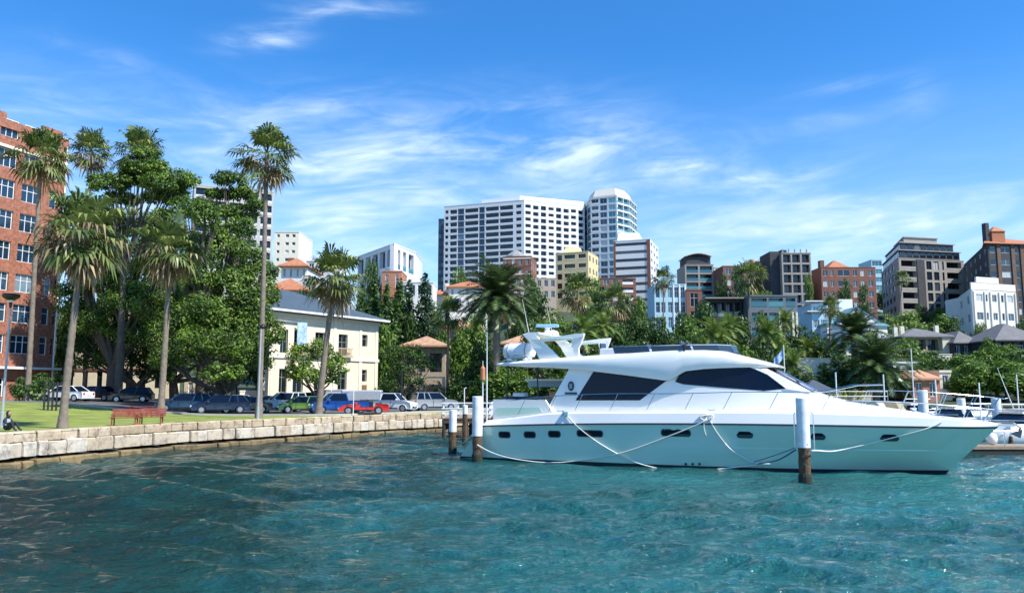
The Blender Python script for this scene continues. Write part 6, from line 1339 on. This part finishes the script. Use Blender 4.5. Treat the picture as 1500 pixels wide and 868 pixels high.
# picnic table behind
X = atY(222, 600, 58).x; pt = thing('picnic_table', 'red picnic table behind the right red bench, by the palm trunk', 'picnic table', (X - .8, 58, ground(X, 58)), R(5)); s = MB(); [s.box(-.9, .9, -.36 + i * .15, -.23 + i * .15, .74, .78) for i in range(5)]; s.build('table_top', redp, pt)
for y in (-.75, .6): MB().box(-.9, .9, y, y + .22, .43, .47).build('seat', redp, pt)
for x in (-.6, .6): MB().prism([(-.7, 0), (-.6, 0), (-.1, .738), (.1, .738), (.6, 0), (.7, 0), (.2, .739), (-.2, .739)], x - .04, x + .04, 'x').build('leg', redp, pt)

# ---- lamp posts and poles
greypost = mat('grey_galvanised', (.42, .44, .45), .5, .4)
def lamp(px, pyt, Y, label, kind=0):
    X = atY(px, 600, Y).x; g = ground(X, Y); h = atY(px, pyt, Y).z - g; rt = thing('street_lamp', label, 'street lamp', (X, Y, g)); MB().tube([(0, 0, 0), (0, 0, .8), (0, 0, .82), (0, 0, h)], [.11, .10, .075, .055], 10).build('post', greypost, rt)
    if kind: MB().lathe([(.05, h - .75), (.10, h - .35), (.42, h - .12), (.44, h), (.40, h + .06), (.05, h + .08)], 14).build('lamp_shade', black, rt, 40); MB().lathe([(.11, h - .40), (.24, h - .2), (.24, h - .13), (.05, h - .12)], 12).build('lamp_glass', lampglass, rt)
    else: MB().tube([(0, 0, h - .3), (.1, -.2, h - .12), (.25, -.5, h - .12)], .03, 6).build('arm', black, rt); MB().lathe([(.04, 0), (.18, .04), (.22, .16), (.12, .34), (.03, .38)], 12, (.28, -.55, h - .42)).build('lamp_head', black, rt, 40)
lamp(4, 432, 43, 'street lamp with wide dark hood at the left edge of the photo', 1)
lamp(378, 474, 56.5, 'pale grey lamp post with a small dark lamp beside the tallest palm')
def pole(px, pyt, Y, r, m, name, label, cat):
    X = atY(px, 600, Y).x; g = ground(X, Y); h = atY(px, pyt, Y).z - g; o = MB().tube([(0, 0, 0), (0, 0, h - .05), (0, 0, h)], [r, r * .9, r * .5], 8).build(name, m); o.location = (X, Y, g); return tag(o, label, cat)
pole(517.5, 556, 64.8, .035, white, 'flag_pole', 'thin white pole in front of the red convertible nose', 'pole')
pole(588, 540, 73, .06, darkmetal, 'sign_post', 'dark post right of the white pickup', 'post')
pole(601, 589, 73.5, .14, darkmetal, 'bollard', 'stout dark bollard near the jetty end of the car park', 'bollard')
pole(416, 536, 78, .06, darkmetal, 'sign_post', 'dark post behind the white suv', 'post')
for i, px in enumerate((64, 70, 76, 82)):
    o = pole(px, 558 + i % 2, 60, .07, darkmetal, 'gate_post', 'dark gate post at the left side of the park, one of four', 'post'); o['group'] = 'dark gate posts by the brick flats'

# ---- person sitting on the grass at the left edge
def sitting():
    P = atZ(12, 629, 1.62); g = ground(P.x, P.y); rt = thing('person', 'person in dark clothes sitting on the grass at the left edge', 'person', (P.x - .1, P.y, g), R(-10))
    V = [(0, 0, .14, .16), (0, .02, .32, .14), (.02, 0, .52, .16), (.05, 0, .64, .07), (.08, 0, .74, .10), (.10, 0, .84, .09),
         (.02, -.20, .56, .06), (.18, -.24, .38, .045), (.36, -.16, .42, .035), (.02, .20, .56, .06), (.18, .24, .38, .045), (.36, .14, .42, .035),
         (.05, -.11, .13, .10), (.40, -.14, .46, .07), (.56, -.12, .10, .05), (.70, -.12, .05, .04), (.05, .11, .13, .10), (.38, .14, .44, .07), (.62, .13, .10, .05), (.76, .13, .05, .04)]
    Ed = [(0, 1), (1, 2), (2, 3), (3, 4), (4, 5), (2, 6), (6, 7), (7, 8), (2, 9), (9, 10), (10, 11), (0, 12), (12, 13), (13, 14), (14, 15), (0, 16), (16, 17), (17, 18), (18, 19)]
    me = bpy.data.meshes.new('body'); me.from_pydata([v[:3] for v in V], Ed, []); me.materials.append(mat('dark_clothes', (.02, .022, .03), .9)); o = link('body', me, rt)
    md = o.modifiers.new('skin', 'SKIN'); 
    for i, v in enumerate(V): me.skin_vertices[0].data[i].radius = (v[3], v[3])
    me.skin_vertices[0].data[0].use_root = True; o.modifiers.new('sub', 'SUBSURF').levels = 1
    MB().lathe([(.02, -.13), (.075, -.09), (.10, 0), (.09, .07), (.04, .12), (.01, .13)], 12, (.11, 0, .84)).build('head', mat('skin', (.35, .20, .13), .6), rt, 60)
    MB().lathe([(.10, -.08), (.118, .0), (.10, .09), (.04, .14), (.01, .145)], 12, (.07, 0, .85)).build('hair', black, rt, 60)
    MB().lathe([(.02, 0), (.17, .04), (.175, .20), (.15, .34), (.08, .40)], 12, (.0, 0, .24)).build('shirt', mat('pale_shirt', (.30, .34, .42), .9), rt, 60)
sitting()

# ---- jetty on the left
jt = thing('jetty', 'small timber jetty with white rails left of the yacht stern', 'jetty', (-5.2, 60, 0))
jd = MB(); [jd.box(x, x + .18, 0, 8.5, 1.42, 1.5) for x in np.arange(0, 3.6, .2)]; jd.build('deck', plank, jt); MB().box(0, 3.6, .05, .3, 1.1, 1.415).build('beam', timber, jt)
for x in (.1, 1.8, 3.5):
    for y in (.2, 6): MB().tube([(x, y, -1), (x, y, 1.41)], .14, 10).build('pile', mat('dark_pile', (.03, .03, .025), .9), jt)
for x in (.05, 1.15, 2.3, 3.5): MB().box(x, x + .1, .0, .1, 1.501, 2.6).build('rail_post', white, jt)
for z in (1.75, 2.15, 2.55): MB().box(-.05, 3.65, -.07, -.004, z, z + .09).build('rail', white, jt)
for y in (2.5, 5, 8): MB().box(3.5, 3.6, y, y + .1, 1.501, 2.6).build('rail_post', white, jt)
for z in (2.1, 2.5): MB().box(3.604, 3.66, 0, 8.4, z, z + .08).build('rail', white, jt)
MB().box(.0, .12, 0, 5.5, .5, 1.4).build('fascia', mat('dark_pile', (.03, .03, .025), .9), jt)
q = atY(680, 590, 58); o = MB().tube([(0, 0, 0), (0, 0, 2.4), (.06, 0, 2.5), (.16, 0, 2.5)], .04, 6).build('light_pole', white); o.location = (q.x, 58, 1.2); tag(o, 'short white light pole standing by the jetty behind the stern piles', 'pole')
for px, pyt, lb in ((707, 528, 'tall thin white pole with orange marker behind the stern'), (713, 486, 'tall thin whip pole just left of the yacht cockpit')):
    q = atY(px, 600, 52); h = atY(px, pyt, 52).z; rt = thing('marker_pole', lb, 'pole', (q.x, 52, 0)); MB().tube([(0, 0, -.5), (0, 0, h * .6), (0, 0, h)], [.07, .05, .02], 6).build('pole', white, rt)
    if px == 707: MB().lathe([(.05, h - 1.3), (.16, h - 1.25), (.16, h - .5), (.03, h - .3)], 8).build('marker', mat('orange_marker', (.5, .2, .08), .7), rt)

# ---- low terrace wall, umbrella, flag, railings at right
def lowwall(px0, px1, pyt, pyb, Y, m, label, name='terrace_wall'):
    a, b = atY(px0, 575, Y), atY(px1, 575, Y); zt_, zb_ = atY(px0, pyt, Y).z, atY(px0, pyb, Y).z; o = MB(); o.box(0, b.x - a.x, 0, .5, zb_ - 2, zt_ - .12); o.box(-.06, b.x - a.x + .06, -.06, .56, zt_ - .119, zt_); o = o.build(name, m); o.location = (a.x, Y, 0); return tag(o, label, 'wall')
ssm = mat('sandstone_plain', (.50, .38, .24), .85, var=.3, scale=1.2, bump=.4)
lowwall(1196, 1276, 578, 592, 84, ssm, 'low sandstone terrace wall above the yacht foredeck')
lowwall(1170, 1235, 524, 530, 100, creamtrim, 'pale garden terrace wall beneath the sandstone outbuilding')
lowwall(1376, 1398, 518, 530, 118, creamtrim, 'short pale steps wall by the slate villa lawn')
def railing(px0, px1, pyt, h, Y, m, label):
    a, b = atY(px0, pyt, Y), atY(px1, pyt, Y); L_ = b.x - a.x; rt = thing('railing', label, 'railing', (a.x, Y, a.z - h)); 
    for z in (h * .5, h): MB().tube([(0, 0, z), (L_, 0, z)], .03, 5).build('rail', m, rt)
    n = int(L_ / 1.6)
    for i in range(n + 1): MB().tube([(L_ * i / n, 0, -1), (L_ * i / n, 0, h)], .03, 5).build('post', m, rt)
railing(1185, 1300, 573, 1.0, 82, greypost, 'grey shore railing behind the foredeck rail')
def umb():
    P = atY(1192, 584, 80); rt = thing('garden_umbrella', 'dark pyramid shade umbrella on the shore behind the windscreen', 'umbrella', (P.x, 80, 1.6)); h = atY(1192, 556, 80).z - 1.6
    MB().loft([[(x * r, y * r, z) for x, y in ((-1, -1), (1, -1), (1, 1), (-1, 1))] for r, z in ((1.9, h - 1.35), (1.92, h - 1.25), (.08, h))]).build('canopy', mat('umbrella_navy', (.05, .07, .10), .8), rt); MB().tube([(0, 0, 0), (0, 0, h - .1)], .04, 6).build('pole', darkmetal, rt)
umb()
q = atY(1151, 590, 62); h = atY(1151, 505, 62).z; rt = thing('flag_staff', 'white staff with a small blue and white flag right of the wheelhouse', 'flag', (q.x, 62, 0)); MB().tube([(0, 0, 0), (0, 0, h)], .04, 6).build('staff', white, rt)
rr = []
for i in range(9): x = -.06 - i * .09; z = h - .35 - i * .09; rr.append([(x, .06 * math.sin(i * 1.1), z), (x, .06 * math.sin(i * 1.1), z - .72), (x, .06 * math.sin(i * 1.1) + .01, z - .72), (x, .06 * math.sin(i * 1.1) + .01, z)])
MB().loft(rr).build('flag', mat('flag_cloth', (.30, .42, .68), .8, var=.8, scale=3), rt)
q = atY(1226, 592, 66); MBm = MB().tube([(0, 0, 0), (0, 0, atY(1222, 545, 66).z)], .06, 6); o = MBm.build('mooring_post', white); o.location = (q.x, 66, 0); tag(o, 'thin white post behind the foredeck rail', 'post')

# ---- small boats beyond the bow
def smallboat(px, Y, L_, deg, label, hullc, cabin=1, z0=0, stripe=None, roof=True, frame=False):
    X = atY(px, 600, Y).x; rt = thing('motor_boat', label, 'boat', (X, Y, 0), R(deg), 'small boats moored beyond the bow'); rr = []
    for t in np.linspace(0, 1, 12):
        b = L_ * .17 * (1 - max(0, (t - .45) / .55) ** 2.2) + .02; zs = .85 + .35 * t; x = L_ * (t - .5)
        half = [(0.01, -.3), (b * .75, -.05), (b, .35), (b * 1.08, zs - .1), (b * 1.05, zs), (b * .8, zs), (b * .75, zs - .15)]
        rr.append([(x + z * .35 * t * t, -y, z) for y, z in half] + [(x + z * .35 * t * t, y, z) for y, z in half[::-1]])
    MB().loft(rr, True, True).build('hull', hullc, rt, 35)
    if stripe: 
        m = MB(); m.loft([[(r[2][0], r[2][1] - .02, .30), (r[3][0], r[3][1] - .02, .52), (r[3][0], r[3][1] + .05, .52), (r[2][0], r[2][1] + .05, .30)] for r in rr]); m.build('stripe', stripe, rt)
    w = L_ * .13
    if cabin:
        MB().loft([[(x, s * w * k, z) for s in (-1, 1)][::1] + [(x2, s * w * k, z) for s in (1, -1)] for z, k, x, x2 in ((.9, 1, -.5, L_ * .30), (1.45, .96, -.45, L_ * .22), (1.5, .95, -.45, L_ * .21))]).build('cabin', gel, rt)
        MB().loft([[(x, -w * k, z), (x2, -w * k, z), (x2, w * k, z), (x, w * k, z)] for z, k, x, x2 in ((1.502, .94, -.4, L_ * .20), (2.1, .84, -.2, L_ * .10))]).build('windows', navyglass, rt)
        if roof: MB().bbox(-L_ * .12, L_ * .12, -w * .9, w * .9, 2.102, 2.22, .03).build('roof', gel, rt)
    if frame:
        for x in (-L_ * .3, .1): MB().tube([(x, -w, .9), (x, -w, 2.3), (x, w, 2.3), (x, w, .9)], .03, 6).build('awning_frame', chrome, rt)
        MB().bbox(-L_ * .34, .2, -w - .1, w + .1, 2.3, 2.38, .03).build('awning', mat('canvas_pale', (.66, .66, .62), .8), rt)
    MB().tube([(L_ * .1, -w, 1.15), (L_ * .1, -w, 1.7), (L_ * .4, -w * .7, 1.75), (L_ * .55, 0, 1.8), (L_ * .4, w * .7, 1.75), (L_ * .1, w, 1.7), (L_ * .1, w, 1.15)], .02, 5).build('bow_rail', chrome, rt)
    o = MB().bbox(-L_ / 2 - .35, -L_ / 2 - .02, -.2, .2, .5, 1.25, .05).build('outboard_motor', black, rt)
    return rt
cv = mat('canvas_tan', (.55, .46, .30), .8); 
b1 = smallboat(1318, 49, 7, 200, 'small boat with folded white and tan covers directly above the foredeck', gel, 1)
for i, (x, c_) in enumerate(((1.2, gel), (-.2, cv))):
    o = MB().loft([[(x + dx, y, z) for y in (-.75, .75)][::1] + [(x + dx + .45, y, z) for y in (.75, -.75)] for dx, z in ((0, 1.3), (.25, 1.9), (.75, 2.75), (1.0, 2.85))]).build('cover', c_, b1, 40)
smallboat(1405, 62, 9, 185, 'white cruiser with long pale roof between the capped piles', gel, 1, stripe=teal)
smallboat(1460, 70, 9, 175, 'pale motor boat with canvas awning behind the right piles', gel, 0, frame=True)
smallboat(1500, 50, 9, 190, 'white cruiser with dark stripe cut by the right edge', gel, 1, stripe=mat('navy_stripe', (.02, .03, .06), .4), roof=True, frame=True)
smallboat(1385, 56, 5, 160, 'small open dinghy with brown gear near the broad pile', mat('dinghy_brown', (.28, .12, .07), .6), 0)
smallboat(1555, 58, 9, 185, 'motor boat at the far right, partly outside the frame', gel, 1, frame=True)
smallboat(1430, 84, 10, 180, 'distant white launch close to the shore wall', gel, 1)
smallboat(1340, 80, 8, 5, 'far launch with a tall white mast near the boathouse', gel, 1)
q = atY(1339, 590, 78); h = atY(1339, 510, 78).z; rt = thing('sail_mast', 'white mast with short cross spreader near the boathouse', 'mast', (q.x, 78, .6)); MB().tube([(0, 0, 0), (0, 0, h - .6)], [.08, .04], 8).build('pole', white, rt); MB().tube([(-.9, 0, (h - .6) * .30), (1.6, 0, (h - .6) * .30)], .05, 6).build('boom', white, rt); MB().tube([(-.35, 0, (h - .6) * .68), (.35, 0, (h - .6) * .68)], .025, 5).build('spreader', white, rt)
q = atY(1484, 590, 60); o = MB().tube([(0, 0, 0), (-1.0, 0, atY(1463, 538, 60).z - 2.2)], [.04, .015], 6).build('whip_antenna', white); o.location = (q.x, 60, 2.2); tag(o, 'thin slanting white antenna above the boats at the right', 'antenna')
for i, (px, pyt, Y, rr_, lb) in enumerate(((1296, 548, 58, .05, 'thin white mooring post left of the covered boat'), (1372, 556, 66, .06, 'thin white post between the boathouse and the cruiser'), (1436, 560, 64, .05, 'thin pale post above the cruiser roof'), (1492, 548, 72, .05, 'thin white mast by the right edge'))):
    q = atY(px, 592, Y); o = MB().tube([(0, 0, -.4), (0, 0, atY(px, pyt, Y).z)], rr_, 6).build('mooring_post', white); o.location = (q.x, Y, 0); tag(o, lb, 'post')
for i, (px, Y, c_, lb) in enumerate(((1283, 50, gel, 'white round fender hanging by the covered boat'), (1392, 55, mat('orange_marker', (.5, .2, .08), .7), 'orange buoy lying in the brown dinghy'), (1437, 48, cv, 'tan sail bag on the pontoon'), (1450, 46, gel, 'white dock box on the pontoon near the right pile'))):
    q = atY(px, 600, Y); o = MB().lathe([(.05, 0), (.24, .06), (.3, .3), (.24, .58), (.06, .66)], 12).build('fender' if i < 2 else 'dock_bag', c_, None, 60); o.location = (q.x, Y, .9 if i < 2 else .47); tag(o, lb, 'fender' if i == 0 else 'buoy' if i == 1 else 'bag' if i == 2 else 'dock box')
# pontoon
pn = thing('pontoon', 'low timber pontoon under the boats at the right edge', 'pontoon', (atY(1440, 640, 42).x, 44.5, 0)); MB().box(0, 16, 0, 2.2, .30, .46).build('deck', plank, pn); MB().box(.05, 15.9, .05, 2.1, -.2, .298).build('float', mat('dark_pile', (.03, .03, .025), .9), pn)
MB().tube([(0.2, .1, 1.3), (15, .1, 1.3)], .03, 6).build('rail', chrome, pn)
for x in (.2, 2.7, 5.2, 7.7): MB().tube([(x, .1, .46), (x, .1, 1.3)], .03, 6).build('rail_post', chrome, pn)

# unused source trees go
for k, v in TPL.items():
    for i, t in enumerate(v):
        if (k, i) not in USED:
            for c in list(t.children): bpy.data.objects.remove(c)
            bpy.data.objects.remove(t)
